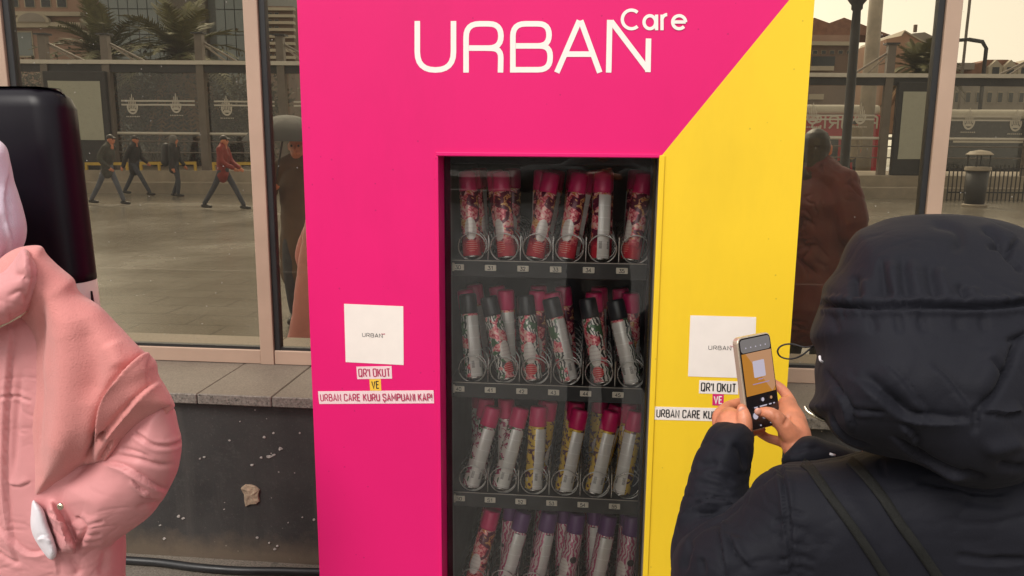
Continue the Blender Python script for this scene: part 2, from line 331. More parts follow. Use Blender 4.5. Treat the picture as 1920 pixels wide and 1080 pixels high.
MB().add([(-7, 1.5, .3), (7, 1.5, .3), (7, 6, .3), (-7, 6, .3)], [(0, 1, 2, 3)]).build('room_floor', MATS['room_floor'], fac)
mb = MB(); mb.box(-7, 7, 6, 6.1, .31, 3.3); mb.box(-7.1, -7.001, 1.5, 6, .31, 3.3); mb.box(7.001, 7.1, 1.5, 6, .31, 3.3); mb.box(-7, 7, 1.76, 6, 3.301, 3.4); mb.build('room_wall', MATS['room_wall'], fac)
# a scab of old mortar and small paint flakes left on the base wall
def scab(name, pts, th, m):
    P = [atY(u, v, 1.018) for u, v in pts]; c = sum(P)/len(P); mb = MB(); n = len(P); rng = np.random.RandomState(len(pts)*7+3)
    ring = lambda k, h: [c+(p-c)*k*(1+rng.uniform(-.06, .06))+np.array([0, -h*rng.uniform(.7, 1.3), 0]) for p in P]
    r0, r1, r2 = [p+np.array([0, .006, 0]) for p in P], ring(.93, th*.8), ring(.5, th); V = r0+r1+r2+[c+np.array([0, -th, 0])]
    fs = [(j*n+i, j*n+(i+1) % n, (j+1)*n+(i+1) % n, (j+1)*n+i) for j in range(2) for i in range(n)]+[(2*n+i, 2*n+(i+1) % n, 3*n) for i in range(n)]
    mb.add(V, fs); return mb.build(name, m, fac)
mat('old_mortar', (.34, .26, .18), .9, var=.35, sc=60, bump=.8, bsc=120); mat('paint_flake', (.36, .34, .31), .8, var=.3, sc=90, bump=.5, bsc=150)
scab('mortar_patch', [(452, 914), (460, 908), (470, 908), (479, 911), (487, 918), (485, 928), (488, 940), (482, 945), (470, 946), (461, 949), (458, 938), (457, 926)], .008, MATS['old_mortar'])
rng = np.random.RandomState(5)
for u, v, s in ((335, 968, 5), (343, 972, 4), (525, 842, 6), (505, 856, 7), (513, 853, 4), (473, 872, 5), (490, 858, 4), (495, 820, 4), (513, 812, 3), (375, 860, 3), (383, 857, 3), (308, 1010, 4), (482, 1008, 4), (505, 1018, 3), (515, 1030, 5), (520, 1024, 3), (588, 975, 4), (562, 812, 3), (430, 826, 3), (450, 790, 2), (300, 985, 3), (420, 955, 2), (540, 980, 2), (567, 970, 2)):
    n = 7; scab('paint_flake', [(u+s*.7*(1+rng.uniform(-.4, .4))*math.cos(k*2*math.pi/n), v+s*.5*(1+rng.uniform(-.4, .4))*math.sin(k*2*math.pi/n)) for k in range(n)], .002, MATS['paint_flake'])

# ------------------------------------------------------------------ vending machine
X0, X1, ZT = -.648, .4335, 2.05; OX0, OX1, OZ1, OZ0 = -.343, .1365, 1.588, .47; GY = .072
vm = thing('vending_machine', ((X0+X1)/2, .45, 0), 'tall pink and yellow vending machine full of spray cans', 'vending machine')
dx = (.4335-.1365); zd = OZ1+(X1-OX1)*(1.907-1.588)/(.387-.14)
TH = Vector((0, .02, 0))
mb = MB(); mb.prism([(X0, 0, .02), (OX0, 0, .02), (OX0, 0, ZT), (X0, 0, ZT)], TH); mb.prism([(OX0, 0, OZ1), (OX1, 0, OZ1), (X1, 0, zd), (X1, 0, ZT), (OX0, 0, ZT)], TH); mb.prism([(OX0, 0, .02), (OX1, 0, .02), (OX1, 0, OZ0), (OX0, 0, OZ0)], TH)
mb.build('front_panel', MATS['pink_panel'], vm, label='hot pink front panel')
MB().prism([(OX1, 0, .02), (X1, 0, .02), (X1, 0, zd), (OX1, 0, OZ1)], TH).build('front_panel', MATS['yellow_panel'], vm, label='yellow front panel with slanted upper edge')
MB().box(X0, X0+.02, .021, .93, .02, ZT).build('side_panel', MATS['pink_panel'], vm); MB().box(X1-.02, X1, .021, .93, .02, ZT).build('side_panel', MATS['yellow_panel'], vm)
MB().box(X0+.021, X1-.021, .021, .93, ZT-.02, ZT).build('top_panel', MATS['pink_panel'], vm); MB().box(X0+.021, X1-.021, .91, .93, .02, ZT-.021).build('back_panel', MATS['black_metal'], vm)
for x in (X0+.08, X1-.08):
    for y in (.1, .85): MB().lathe((x, y, 0), [(.03, 0), (.03, .012), (.015, .014), (.015, .022)], 12).build('foot', MATS['black_metal'], vm)
# raised trim round the opening, jambs
MB().box(OX0-.004, OX1, -.004, .001, OZ1+.001, OZ1+.009).build('trim', MATS['pink_panel'], vm, bevel=.0012)
MB().box(OX1-.001, OX1+.011, -.004, .001, OZ0, OZ1+.006).build('trim', MATS['yellow_panel'], vm, bevel=.0012)
MB().box(OX0-.006, OX0+.001, -.003, .001, OZ0, OZ1+.001).build('trim', MATS['pink_panel'], vm, bevel=.0012)
MB().box(OX0-.012, OX0-.0005, .0205, GY+.01, OZ0, OZ1).build('jamb', MATS['pink_panel'], vm); MB().box(OX1+.0005, OX1+.012, .0205, GY+.01, OZ0, OZ1).build('jamb', MATS['aluminium'], vm)
MB().box(OX0, OX1, .0205, GY+.01, OZ1+.0005, OZ1+.012).build('jamb', MATS['pink_panel'], vm)
mb = MB(); mb.box(OX0-.0, OX0+.014, GY+.003, GY+.02, OZ0, OZ1); mb.box(OX1-.012, OX1, GY+.003, GY+.02, OZ0, OZ1); mb.box(OX0+.0145, OX1-.0125, GY+.003, GY+.02, OZ1-.018, OZ1); mb.build('glass_gasket', MATS['black_plastic'], vm)
def machine_glass():
    t = NT('machine_glass'); t.n.remove(t.b); o = t.coord(); g = t.new('ShaderNodeBsdfGlossy'); g.inputs['Roughness'].default_value = .01; g.inputs['Color'].default_value = (1, 1, 1, 1)
    tr = t.new('ShaderNodeBsdfTransparent'); tr.inputs['Color'].default_value = (.97, .97, .96, 1); fr = t.new('ShaderNodeFresnel'); fr.inputs['IOR'].default_value = 1.5
    mx = t.new('ShaderNodeMixShader'); t.l.new(t.math('MULTIPLY_ADD', fr.outputs[0], 1.25, .01), mx.inputs[0]); t.l.new(tr.outputs[0], mx.inputs[1]); t.l.new(g.outputs[0], mx.inputs[2])
    bu = t.new('ShaderNodeBump'); bu.inputs['Strength'].default_value = .05; bu.inputs['Distance'].default_value = .003; t.l.new(t.noise(6, o, 2), bu.inputs['Height']); t.l.new(bu.outputs[0], g.inputs['Normal'])
    df = t.new('ShaderNodeBsdfDiffuse'); df.inputs['Color'].default_value = (.6, .58, .55, 1); sm = t.math('MULTIPLY', t.ramp(t.noise(7, o, 6, .7, 1.0), [(.5, 0), (.75, 1)]), .02)
    m2 = t.new('ShaderNodeMixShader'); t.l.new(sm, m2.inputs[0]); t.l.new(mx.outputs[0], m2.inputs[1]); t.l.new(df.outputs[0], m2.inputs[2]); t.l.new(m2.outputs[0], t.out.inputs[0])
machine_glass()
MB().add([(OX0, GY, OZ0), (OX1, GY, OZ0), (OX1, GY, OZ1), (OX0, GY, OZ1)], [(0, 1, 2, 3)]).build('glass_pane', MATS['machine_glass'], vm)
mat('cabinet_inside', (.022, .021, .023), .55, var=.2)
IX0, IX1 = OX0-.011, OX1+.02
mb = MB(); mb.box(IX0-.01, IX0, GY+.022, .7, OZ0-.05, OZ1+.011); mb.box(IX1, IX1+.01, GY+.022, .7, OZ0-.05, OZ1+.011); mb.box(IX0, IX1, .69, .7, OZ0-.05, OZ1+.011); mb.box(IX0-.01, IX1+.01, GY+.011, .7, OZ1+.013, OZ1+.03); mb.box(IX0, IX1, GY+.02, .68, OZ0-.07, OZ0-.05)
mb.build('cabinet_liner', MATS['cabinet_inside'], vm)
MB().box(IX0+.001, IX0+.006, GY+.03, GY+.055, OZ0, OZ1).build('shelf_rail', MATS['black_metal'], vm)
mb = MB()
for k in range(110):
    z = OZ0+.01+k*.0100; mb.box(IX0+.0062, IX0+.0072, GY+.037, GY+.047, z, z+.005)
mb.build('rail_slots', MATS['aluminium'], vm, kind='stuff')
TAGZ = [1.324, 1.021, .733, .45]; TX0, DX = -.3195, .0777
def coil_mesh():
    mb = MB(); r = .0335; path = []
    for k in range(28): a = -math.pi*.62+2*math.pi*k/28*1.02; path.append((r*math.cos(a), 0, r*math.sin(a)))
    a0 = -math.pi*.62+2*math.pi*27/28*1.02
    for k in range(1, 9*22): a = a0+2*math.pi*k/22; path.append((r*math.cos(a), .052*k/22, r*math.sin(a)))
    mb.tube(path, .0017, 5); me = mb.mesh('coil'); me.materials.append(MATS['steel_wire']); me.polygons.foreach_set('use_smooth', [True]*len(me.polygons)); return me
CM = coil_mesh()
def local(name, me, parent, loc, rot=None):                 # shared mesh in world coordinates under a machine part
    o = link(name, me, None, parent); o.location = Vector(loc)
    if rot: o.rotation_euler = rot
    return o
for r, tz in enumerate(TAGZ):
    zf = tz+.013
    mb = MB(); mb.box(IX0+.008, IX1-.004, .128, .64, zf-.006, zf); mb.box(IX0+.008, IX1-.004, .122, .1278, tz-.022, zf+.006)
    sh = mb.build('shelf', MATS['black_metal'], vm, bevel=.001, seg=1)
    MB().box(IX0+.008, IX1-.004, .1205, .1218, zf+.003, zf+.0048).build('shelf_edge', MATS['aluminium'], sh)
    MB().lathe((TX0-.014, .118, tz+.001), [(.004, -.010), (.0055, -.008), (.0055, .008), (.004, .010)], 10).build('shelf_latch', MATS['tag_paper'], sh)
    for c in range(6):
        x = TX0+c*DX; xc = x+.031
        local('coil', CM, vm, (xc, .136+random.uniform(-.004, .004), zf+.0355), (0, random.uniform(-.6, .6), 0))
        if c < 5: MB().tube([(xc+DX/2, .133, zf), (xc+DX/2, .140, zf+.062), (xc+DX/2, .30, zf+.064), (xc+DX/2, .60, zf+.064)], .0016, 6).build('divider', MATS['steel_wire'], sh)
        tg = MB().box(x-.0138, x+.0138, .1188, .1216, tz-.0072, tz+.0072).build('price_tag', MATS['tag_paper'], vm, bevel=.0022, seg=2)
        mb = MB(); num = '%d%d' % (3+r, c)
        if num[0] in '345': strokes(mb, word(num, .0115, .0082, .2), .0015, lambda a, b, h, x=x, tz=tz: (x-.0062+a, .1187-h, tz-.0041+b), .0003); mb.build('number', MATS['ink_black'], tg)
# delivery flap below the window
MB().box(OX0+.02, OX1-.02, -.004, .001, .2, .4).build('delivery_flap', MATS['black_plastic'], vm, bevel=.003)
# logo strokes, traced on the panel
def lp(x, y, h): p = atY(750+x/2.4615, y/2.4615, 0.); return (p[0], p[1]-h, p[2])
lg = [rounded([(80, 97), (80, 323), (247, 323), (247, 97)], 95), rounded([(305, 335), (305, 110), (466, 110), (466, 222), (318.5, 222)], 62), rounded([(380, 222), (466, 224), (464, 335)], 60),
      rounded([(521, 335), (521, 110), (688, 110), (688, 212), (534.5, 212)], 58), rounded([(600, 212), (693, 212), (693, 322), (510, 322)], 62), rounded([(725, 335), (823, 106)], 0), rounded([(823, 95), (922, 335)], 0), rounded([(765, 250), (885, 250)], 0),
      rounded([(963, 335), (968, 92)], 0), rounded([(974, 98), (1146, 325)], 0), rounded([(1147, 178), (1144, 333)], 0)]
lg[5] = [np.array([724., 335.]), np.array([828., 95.])]; lg[6] = [np.array([834., 95.]), np.array([922., 335.])]
lg[4] = rounded([(600, 212), (693, 212), (693, 322), (521, 322)], 62); lg[4] = lg[4]+[np.array([508., 322.])]
mb = MB(); strokes(mb, lg, 25.5, lp, .0004); mb.build('logo_lettering', MATS['white_vinyl'], vm, label='large white letters reading URBAN')
def arc(cx, cy, rx, ry, a0, a1, n=26): return [np.array([cx+rx*math.cos(math.radians(a0+(a1-a0)*k/n)), cy+ry*math.sin(math.radians(a0+(a1-a0)*k/n))]) for k in range(n+1)]
cr = [arc(1068, 90, 42, 43, -48, -312), arc(1153, 103, 27, 30, 0, 360), [np.array([1184., 68.]), np.array([1184., 140.])], [np.array([1209., 140.]), np.array([1209., 68.])], arc(1232, 98, 24, 30, -175, -88, 10), [np.array([1265., 102.]), np.array([1318., 102.])], arc(1288, 103, 30, 30, 0, -318)]
mb = MB(); strokes(mb, cr, 15, lp, .0012); mb.build('logo_lettering', MATS['white_vinyl'], vm, label='small white letters reading Care')
# stickers
def sticker(scale, ox, oy, q, m, text, ink, pad=(.06, .2), th=.0005, sw=.15, name='sticker', label=None):
    P = [atY(ox+a/scale, oy+b/scale, 0.) for a, b in q]; mb = MB(); mb.prism([p+np.array([0, -.0002, 0]) for p in P], (0, -th, 0)); st = mb.build(name, MATS[m], vm, label=label)
    ex, ey, o = P[1]-P[0], P[0]-P[3], P[3]; w, h = np.linalg.norm(ex), np.linalg.norm(ey)
    if text:
        hh = h*(1-2*pad[1]); ww = w*(1-2*pad[0]); lines = word(text, ww, hh); mb = MB()
        strokes(mb, lines, hh*sw, lambda a, b, l: tuple(o+ex*(pad[0]+a/w)+ey*(pad[1]+b/h)+np.array([0, -th-.0002-l, 0])), .0003); mb.build('lettering', MATS[ink], st)
    return st, o, ex, ey, w, h
def code_card(scale, ox, oy, q):
    st, o, ex, ey, w, h = sticker(scale, ox, oy, q, 'sticker_paper', None, None, name='sticker', label='blank white square sticker with small URBAN Care lettering')
    mp = lambda x0, y0, sc: (lambda a, b, l: tuple(o+ex*(x0+a/w)+ey*(y0+b/h)+np.array([0, -.0007-l, 0])))
    mb = MB(); strokes(mb, word('URBAN', w*.34, h*.062, .2), .0011, mp(.30, .455, 1), .0003); mb.build('lettering', MATS['ink_black'], st)
    mb = MB(); strokes(mb, word('CAoE'.replace('A', 'o'), w*.06, h*.02, .2), .0006, mp(.625, .507, 1), .0003); mb.build('lettering', MATS['ink_pink'], st)
L = (4.908, 580, 560); R_ = (4.5, 1200, 560)
code_card(*L, [(320, 47), (865, 70), (868, 610), (335, 583)]); code_card(*R_, [(425, 140), (980, 155), (962, 672), (405, 655)])
sticker(*L, [(433, 625), (757, 620), (762, 735), (442, 740)], 'sticker_pinkish', "QR'I OKUT", 'ink_pink'); sticker(*L, [(553, 741), (658, 738), (663, 846), (560, 846)], 'sticker_yellow', 'VE', 'ink_black', (.2, .2))
sticker(*L, [(80, 852), (1143, 843), (1148, 962), (92, 968)], 'sticker_pinkish', "URBAN CARE KURU ŞAMPUANI KAP!", 'ink_pink', (.018, .24))
sticker(*R_, [(500, 688), (828, 698), (828, 808), (496, 798)], 'sticker_paper', "QR'I OKUT", 'ink_black'); sticker(*R_, [(612, 803), (707, 807), (704, 903), (610, 899)], 'sticker_magenta', 'VE', 'sticker_paper', (.16, .2), sw=.17)
sticker(*R_, [(125, 910), (1190, 937), (1185, 1047), (122, 1020)], 'sticker_paper', "URBAN CARE KURU ŞAMPUANI KAP!", 'ink_black', (.018, .22))

# ------------------------------------------------------------------ spray cans
CR, CL, CB = .0230, .212, .166
def can_material(name, kind):
    t = NT(name); uv = t.coord('UV'); sp = t.new('ShaderNodeSeparateXYZ'); t.l.new(uv, sp.inputs[0]); u, v = sp.outputs[0], sp.outputs[1]
    mp = t.new('ShaderNodeMapping'); t.l.new(uv, mp.inputs[0]); mp.inputs['Scale'].default_value = (1.0, 1.27, 1); p = mp.outputs[0]
    d1 = t.voro(4.6, p); c1 = t.voro(4.6, p, out='Color'); bw = t.new('ShaderNodeRGBToBW'); t.l.new(c1, bw.inputs[0]); pet = t.noise(17, p, 3, .6, 2.0); big = t.noise(4.5, p, 2)
    stripe = t.new('ShaderNodeTexWave'); stripe.inputs['Scale'].default_value = 5; stripe.inputs['Distortion'].default_value = 9; stripe.inputs['Detail Scale'].default_value = 1.2; t.l.new(p, stripe.inputs[0]); zb = t.math('GREATER_THAN', stripe.outputs['Fac'], .5)
    fpat = t.noise(3.6, p, 2, .5, .8); petal = t.ramp(t.noise(8, p, 3, .55, 2.0), [(.36, (.45, .015, .05)), (.46, (.80, .12, .17)), (.55, (.90, .42, .40)), (.66, (.85, .62, .5))])
    if kind == 'floral':
        c = t.mix(t.math('GREATER_THAN', fpat, .46), (.13, .008, .035), petal); c = t.mix(t.math('GREATER_THAN', t.noise(5, t.coord('UV', (1, 1.2, 1)), 2, .5, 1.5), .6), c, t.ramp(pet, [(.4, (.62, .16, .03)), (.6, (.85, .55, .25))])); c = t.mix(t.ramp(t.math('ADD', v, t.math('MULTIPLY', big, .2)), [(.25, 1), (.40, 0)]), c, (.58, .02, .045))
    elif kind == 'zebra':
        c = t.mix(zb, (.80, .77, .70), (.06, .06, .06)); gr = t.math('GREATER_THAN', big, .57); c = t.mix(gr, c, (.08, .17, .08)); c = t.mix(t.math('GREATER_THAN', fpat, .53), c, petal)
    elif kind == 'yellow':
        c = t.mix(t.math('GREATER_THAN', t.noise(9, p, 2, .5, 1.2), .55), (.72, .46, .05), (.10, .02, .045)); c = t.mix(t.math('LESS_THAN', d1, .2), c, (.65, .55, .35))
    elif kind == 'blossom':
        c = t.mix(t.math('GREATER_THAN', t.noise(8, p, 2, .5, 1.4), .54), (.70, .60, .56), (.34, .03, .10)); c = t.mix(t.math('GREATER_THAN', t.noise(6, t.coord('UV'), 2), .62), c, (.05, .12, .05))
    else:
        c = t.mix(zb, (.68, .55, .54), (.50, .09, .19)); c = t.mix(t.math('LESS_THAN', d1, .34), c, (.045, .025, .03)); c = t.mix(t.math('LESS_THAN', d1, .12), c, (.7, .66, .6))
    # oval name label, red badge below it
    du = t.math('DIVIDE', t.math('SUBTRACT', u, .5), .105); dv = t.math('DIVIDE', t.math('SUBTRACT', v, .40), .17); ov = t.math('LESS_THAN', t.math('ADD', t.math('MULTIPLY', du, du), t.math('MULTIPLY', dv, dv)), 1)
    txt = t.math('MULTIPLY', t.math('GREATER_THAN', t.math('SINE', t.math('MULTIPLY', v, 110)), .55), t.math('GREATER_THAN', t.noise(90, p, 1), .5))
    c = t.mix(ov, c, t.mix(t.math('MULTIPLY', txt, .4), (.80, .74, .68), (.35, .15, .18)))
    dv2 = t.math('DIVIDE', t.math('SUBTRACT', v, .15), .09); bd = t.math('LESS_THAN', t.math('ADD', t.math('MULTIPLY', du, du), t.math('MULTIPLY', dv2, dv2)), 1)
    c = t.mix(bd, c, t.mix(t.math('GREATER_THAN', t.math('SINE', t.math('MULTIPLY', v, 200)), .6), (.66, .02, .03), (.75, .3, .28)))
    # ingredients panel on the back
    ub = t.math('ABSOLUTE', t.math('SUBTRACT', u, t.math('ROUND', u))); pan = t.math('MULTIPLY', t.math('LESS_THAN', ub, .125), t.math('LESS_THAN', v, .94))
    small = t.math('MULTIPLY', t.math('GREATER_THAN', t.math('SINE', t.math('MULTIPLY', v, 420)), 0), t.noise(120, p, 1)); rule = t.math('GREATER_THAN', t.math('SINE', t.math('MULTIPLY', v, 34)), .97)
    bar = t.math('MULTIPLY', t.math('MULTIPLY', t.math('LESS_THAN', t.math('ABSOLUTE', t.math('SUBTRACT', v, .2)), .055), t.math('LESS_THAN', t.math('ABSOLUTE', t.math('SUBTRACT', ub, .07)), .025)), t.math('GREATER_THAN', t.math('SINE', t.math('MULTIPLY', v, 520)), 0))
    pc = t.mix(t.math('MULTIPLY', small, .55), (.80, .77, .72), (.35, .33, .32)); pc = t.mix(rule, pc, (.84, .82, .78)); pc = t.mix(bar, pc, (.04, .04, .04)); c = t.mix(pan, c, pc)
    t.base(c, .22, .1); return t.m
KINDS = ['floral', 'zebra', 'yellow', 'blossom', 'coconut']
for k in KINDS: can_material('can_'+k, k)
def lathe_uv(prof, n=28, name='can', uvh=None):
    V, Fc, UV = [], [], []
    for r, h in prof:
        for k in range(n): a = 2*math.pi*k/n; V.append((r*math.cos(a), r*math.sin(a), h))
    m = len(prof); h0, h1 = prof[0][1], prof[-1][1]
    for i in range(m-1):
        for k in range(n):
            Fc.append((i*n+k, i*n+(k+1) % n, (i+1)*n+(k+1) % n, (i+1)*n+k)); UV += [(k/n, (prof[i][1]-h0)/(h1-h0)), ((k+1)/n, (prof[i][1]-h0)/(h1-h0)), ((k+1)/n, (prof[i+1][1]-h0)/(h1-h0)), (k/n, (prof[i+1][1]-h0)/(h1-h0))]
    for ring in (tuple(range(n-1, -1, -1)), tuple(range((m-1)*n, m*n))): Fc.append(ring); UV += [(0.5, .5)]*n
    me = bpy.data.meshes.new(name); me.from_pydata(V, [], Fc); ul = me.uv_layers.new(name='UVMap')
    ul.data.foreach_set('uv', [c for p in UV for c in p]); me.polygons.foreach_set('use_smooth', [True]*(len(Fc)-2)+[False]*2); me.update(); return me
bodies = {}
for k in KINDS: me = lathe_uv([(CR-.0006, .0045), (CR, .006), (CR, CB-.008), (CR-.0022, CB-.001), (CR-.0035, CB)]); me.materials.append(MATS['can_'+k]); bodies[k] = me
rimm = lathe_uv([(CR-.004, .0012), (CR-.0025, 0), (CR-.0005, .0008), (CR+.0003, .003), (CR-.0004, .0052)], name='rim'); rimm.materials.append(MATS['can_metal'])
caps = {}
for nm in ('magenta', 'black', 'purple'): me = lathe_uv([(CR-.0012, CB-.004), (CR-.0006, CB), (CR-.0012, CL-.006), (CR-.0024, CL-.002), (CR-.0055, CL)], name='cap'); me.materials.append(MATS['cap_'+nm]); caps[nm] = me
def can(base, top, kind, cap, face, label, group=None):     # face: angle of the printed pattern turned to the camera (0.5 = name label, 0 = ingredients)
    base = Vector(base); ax = (Vector(top)-base).normalized(); e = thing('spray_can', base, label, 'spray can', group)
    q = ax.to_track_quat('Z', 'Y'); toc = Vector(CAM)-base; lc = q.inverted() @ toc; ang = math.atan2(lc.y, lc.x)
    e.rotation_mode = 'QUATERNION'; e.rotation_quaternion = q @ Matrix.Rotation(ang-face*2*math.pi, 3, 'Z').to_quaternion()
    for n, me in (('body', bodies[kind]), ('cap', caps[cap]), ('bottom_rim', rimm)):
        o = bpy.data.objects.new(n, me); COL.objects.link(o); o.parent = e
    return e
rows = [
 [((886, 486), (876, 322), 'floral', 'magenta', 0.500), ((951, 487), (938, 322), 'floral', 'magenta', 0.620), ((1002, 489), (1034, 326), 'floral', 'magenta', 0.470), ((1060, 490), (1088, 322), 'floral', 'magenta', 0.550), ((1124, 486), (1131, 322), 'floral', 'magenta', 0.925), ((1181, 492), (1208, 328), 'floral', 'magenta', 0.660)],
 [((890, 716), (876, 545), 'zebra', 'black', 0.935), ((951, 722), (914, 548), 'zebra', 'black', 0.400), ((1000, 716), (984, 546), 'zebra', 'black', 0.520), ((1068, 722), (1030, 550), 'zebra', 'black', 0.865), ((1130, 716), (1098, 546), 'zebra', 'black', 0.550), ((1188, 722), (1149, 545), 'zebra', 'black', 0.055)],
 [((882, 908), (928, 752), 'blossom', 'magenta', 0.945), ((938, 916), (979, 758), 'blossom', 'magenta', 0.945), ((1000, 917), (1011, 754), 'yellow', 'magenta', 0.895), ((1056, 918), (1092, 750), 'yellow', 'magenta', 0.935), ((1112, 920), (1152, 752), 'yellow', 'magenta', 0.945), ((1163, 934), (1196, 760), 'yellow', 'magenta', 0.055)],
 [((884, 1108), (927, 944), 'floral', 'magenta', 0.560), ((942, 1110), (986, 948), 'coconut', 'purple', 0.945), ((1000, 1112), (1034, 948), 'coconut', 'purple', 0.880), ((1056, 1114), (1086, 948), 'coconut', 'purple', 0.600), ((1112, 1116), (1146, 950), 'coconut', 'purple', 0.945), ((1166, 1120), (1188, 956), 'coconut', 'purple', 0.600)]]
KW = {'floral': 'red floral', 'zebra': 'zebra striped floral', 'yellow': 'yellow and maroon', 'blossom': 'white and red blossom', 'coconut': 'pink swirl'}
LEAN = lambda b, t: 'upright' if abs(t-b) < 12 else ('tilted right' if t > b else 'tilted left')
ORD = ['first', 'second', 'third', 'fourth', 'fifth', 'sixth']
for r, row in enumerate(rows):
    zf = TAGZ[r]+.0136
    for c, (b, t, kind, cap, face) in enumerate(row):
        yb = .156; B = atY(b[0], b[1], yb); B[2] = zf+.004; T = atY(t[0], t[1], yb+.045)
        slot = '%s coil from left, %s row' % (ORD[c], ['top', 'second', 'third', 'lowest'][r])
        can(B, T, kind, cap, face, '%s can, %s cap, front of %s' % (KW[kind], cap, slot), 'cans at the front of the coils')
        for j in (1, 2):                                    # the cans waiting behind it in the same coil
            yb2 = yb+j*.072; k2, c2 = (kind, cap)
            if r == 1: k2, c2 = 'floral', 'magenta'
            xs2 = TX0+c*DX+.031+random.uniform(-.004, .004); B2 = Vector((xs2, yb2, zf+.004)); T2 = B2+Vector((random.uniform(-.03, .03)+(T[0]-B[0])*.4, .012, .205))
            can(B2, T2, k2, c2, random.choice([.5, .97, .3]), '%s can, %s cap, %s deep in %s' % (KW[k2], c2, ORD[j], slot), 'cans waiting deeper in the coils')

# ------------------------------------------------------------------ black rounded totem and the cable by the wall
tt = thing('totem', (-1.3, .08, 0), 'tall glossy black rounded totem with white zigzag lower part behind pink coat', 'totem')
TX, TY = float(atY(152, 250, .13)[0])+.006, .02
def rrect(x0, x1, y0, y1, r, n=6):
    P = []
    for cx, cy, a in ((x1-r, y1-r, 0), (x0+r, y1-r, 90), (x0+r, y0+r, 180), (x1-r, y0+r, 270)):
        for k in range(n+1): b = math.radians(a+90*k/n); P.append((cx+r*math.cos(b), cy+r*math.sin(b)))
    return P
def totem_rings(zs):
    out = []
    for z in zs:
        g = .02*min(1, max(0, (1.74-z)/.6))-.03*max(0, 1.05-z); ins = 0
        if z > 1.69: q = (z-1.69)/.05; ins = .05*(1-math.sqrt(max(0, 1-q*q)))
        out.append([(x, y, z) for x, y in rrect(TX-.40-g+ins, TX+g-ins, TY+ins, TY+.13-ins, .055)])
    return out
def skinrings(rings, mb):
    n = len(rings[0]); V = [p for r in rings for p in r]
    mb.add(V, [(i*n+k, i*n+(k+1) % n, (i+1)*n+(k+1) % n, (i+1)*n+k) for i in range(len(rings)-1) for k in range(n)]+[tuple(range(n-1, -1, -1)), tuple(range((len(rings)-1)*n, len(rings)*n))])
mb = MB(); skinrings(totem_rings([1.275, 1.3, 1.45, 1.6, 1.69, 1.715, 1.73, 1.737, 1.74]), mb); mb.build('upper_body', MATS['black_plastic'], tt, smooth=True)
mat('totem_white', (.62, .50, .47), .35, var=.04)
mb = MB(); skinrings(totem_rings([.06, .3, .6, .9, 1.1, 1.274]), mb); mb.build('lower_body', MATS['totem_white'], tt, smooth=True)
for k in range(4):
    x = TX-.055-k*.1; MB().prism([(x-.045, TY-.0005, .95), (x+.045, TY-.0005, .95), (x+.004, TY-.0005, 1.24)], (0, -.003, 0)).build('zigzag_tooth', MATS['black_plastic'], tt)
for yy in (.065,): MB().prism([(TX+.0215, TY+yy-.03, .95), (TX+.0215, TY+yy+.03, .95), (TX+.0215, TY+yy+-.006, 1.25)], (-.008, 0, 0)).build('zigzag_tooth', MATS['black_plastic'], tt)
MB().box(TX-.44, TX+.03, TY-.04, TY+.17, 0, .06).build('base', MATS['black_plastic'], tt, bevel=.01)
pts = []
for u, v in ((-400, 1010), (100, 1040), (230, 1050), (300, 1055), (370, 1064), (450, 1070), (520, 1071), (600, 1073), (760, 1074)): p = atZ(u, v, .016); pts.append((p[0], min(p[1], .99), .0165))
pp = []
for a, b, c, d in zip([pts[0]]+pts, pts, pts[1:], pts[2:]+[pts[-1]]):
    for k in range(6):
        t = k/6; pp.append(tuple(.5*(2*b[i]+(c[i]-a[i])*t+(2*a[i]-5*b[i]+4*c[i]-d[i])*t*t+(3*b[i]-a[i]-3*c[i]+d[i])*t**3) for i in range(3)))
MB().tube(pp, .0155, 12).build('power_cable', MATS['rubber_black'], smooth=True, label='thick black rubber cable lying along the foot of the dark wall', cat='cable')

# ------------------------------------------------------------------ soft shapes: inflated outlines, lofts, voxel union, folds
def smooth_closed(poly, k=4):
    P = np.array(poly, float); n = len(P); out = []
    for i in range(n):
        a, b, c, d = P[i-1], P[i], P[(i+1) % n], P[(i+2) % n]
        for j in range(k):
            t = j/k; out.append(.5*(2*b+(c-a)*t+(2*a-5*b+4*c-d)*t*t+(3*b-a-3*c+d)*t**3))
    return np.array(out)
def seg_dist(Q, A, B):                                      # distance of points Q to segments A-B: (distance, segment index, parameter)
    best = np.full(len(Q), 1e9); bi = np.zeros(len(Q), int); bt = np.zeros(len(Q))
    for i in range(len(A)):
        d = B[i]-A[i]; L = d@d+1e-12; t = np.clip(((Q-A[i])@d)/L, 0, 1); r = np.hypot(*(Q-(A[i]+t[:, None]*d)).T); m = r < best; best[m] = r[m]; bi[m] = i; bt[m] = t[m]
    return best, bi, bt
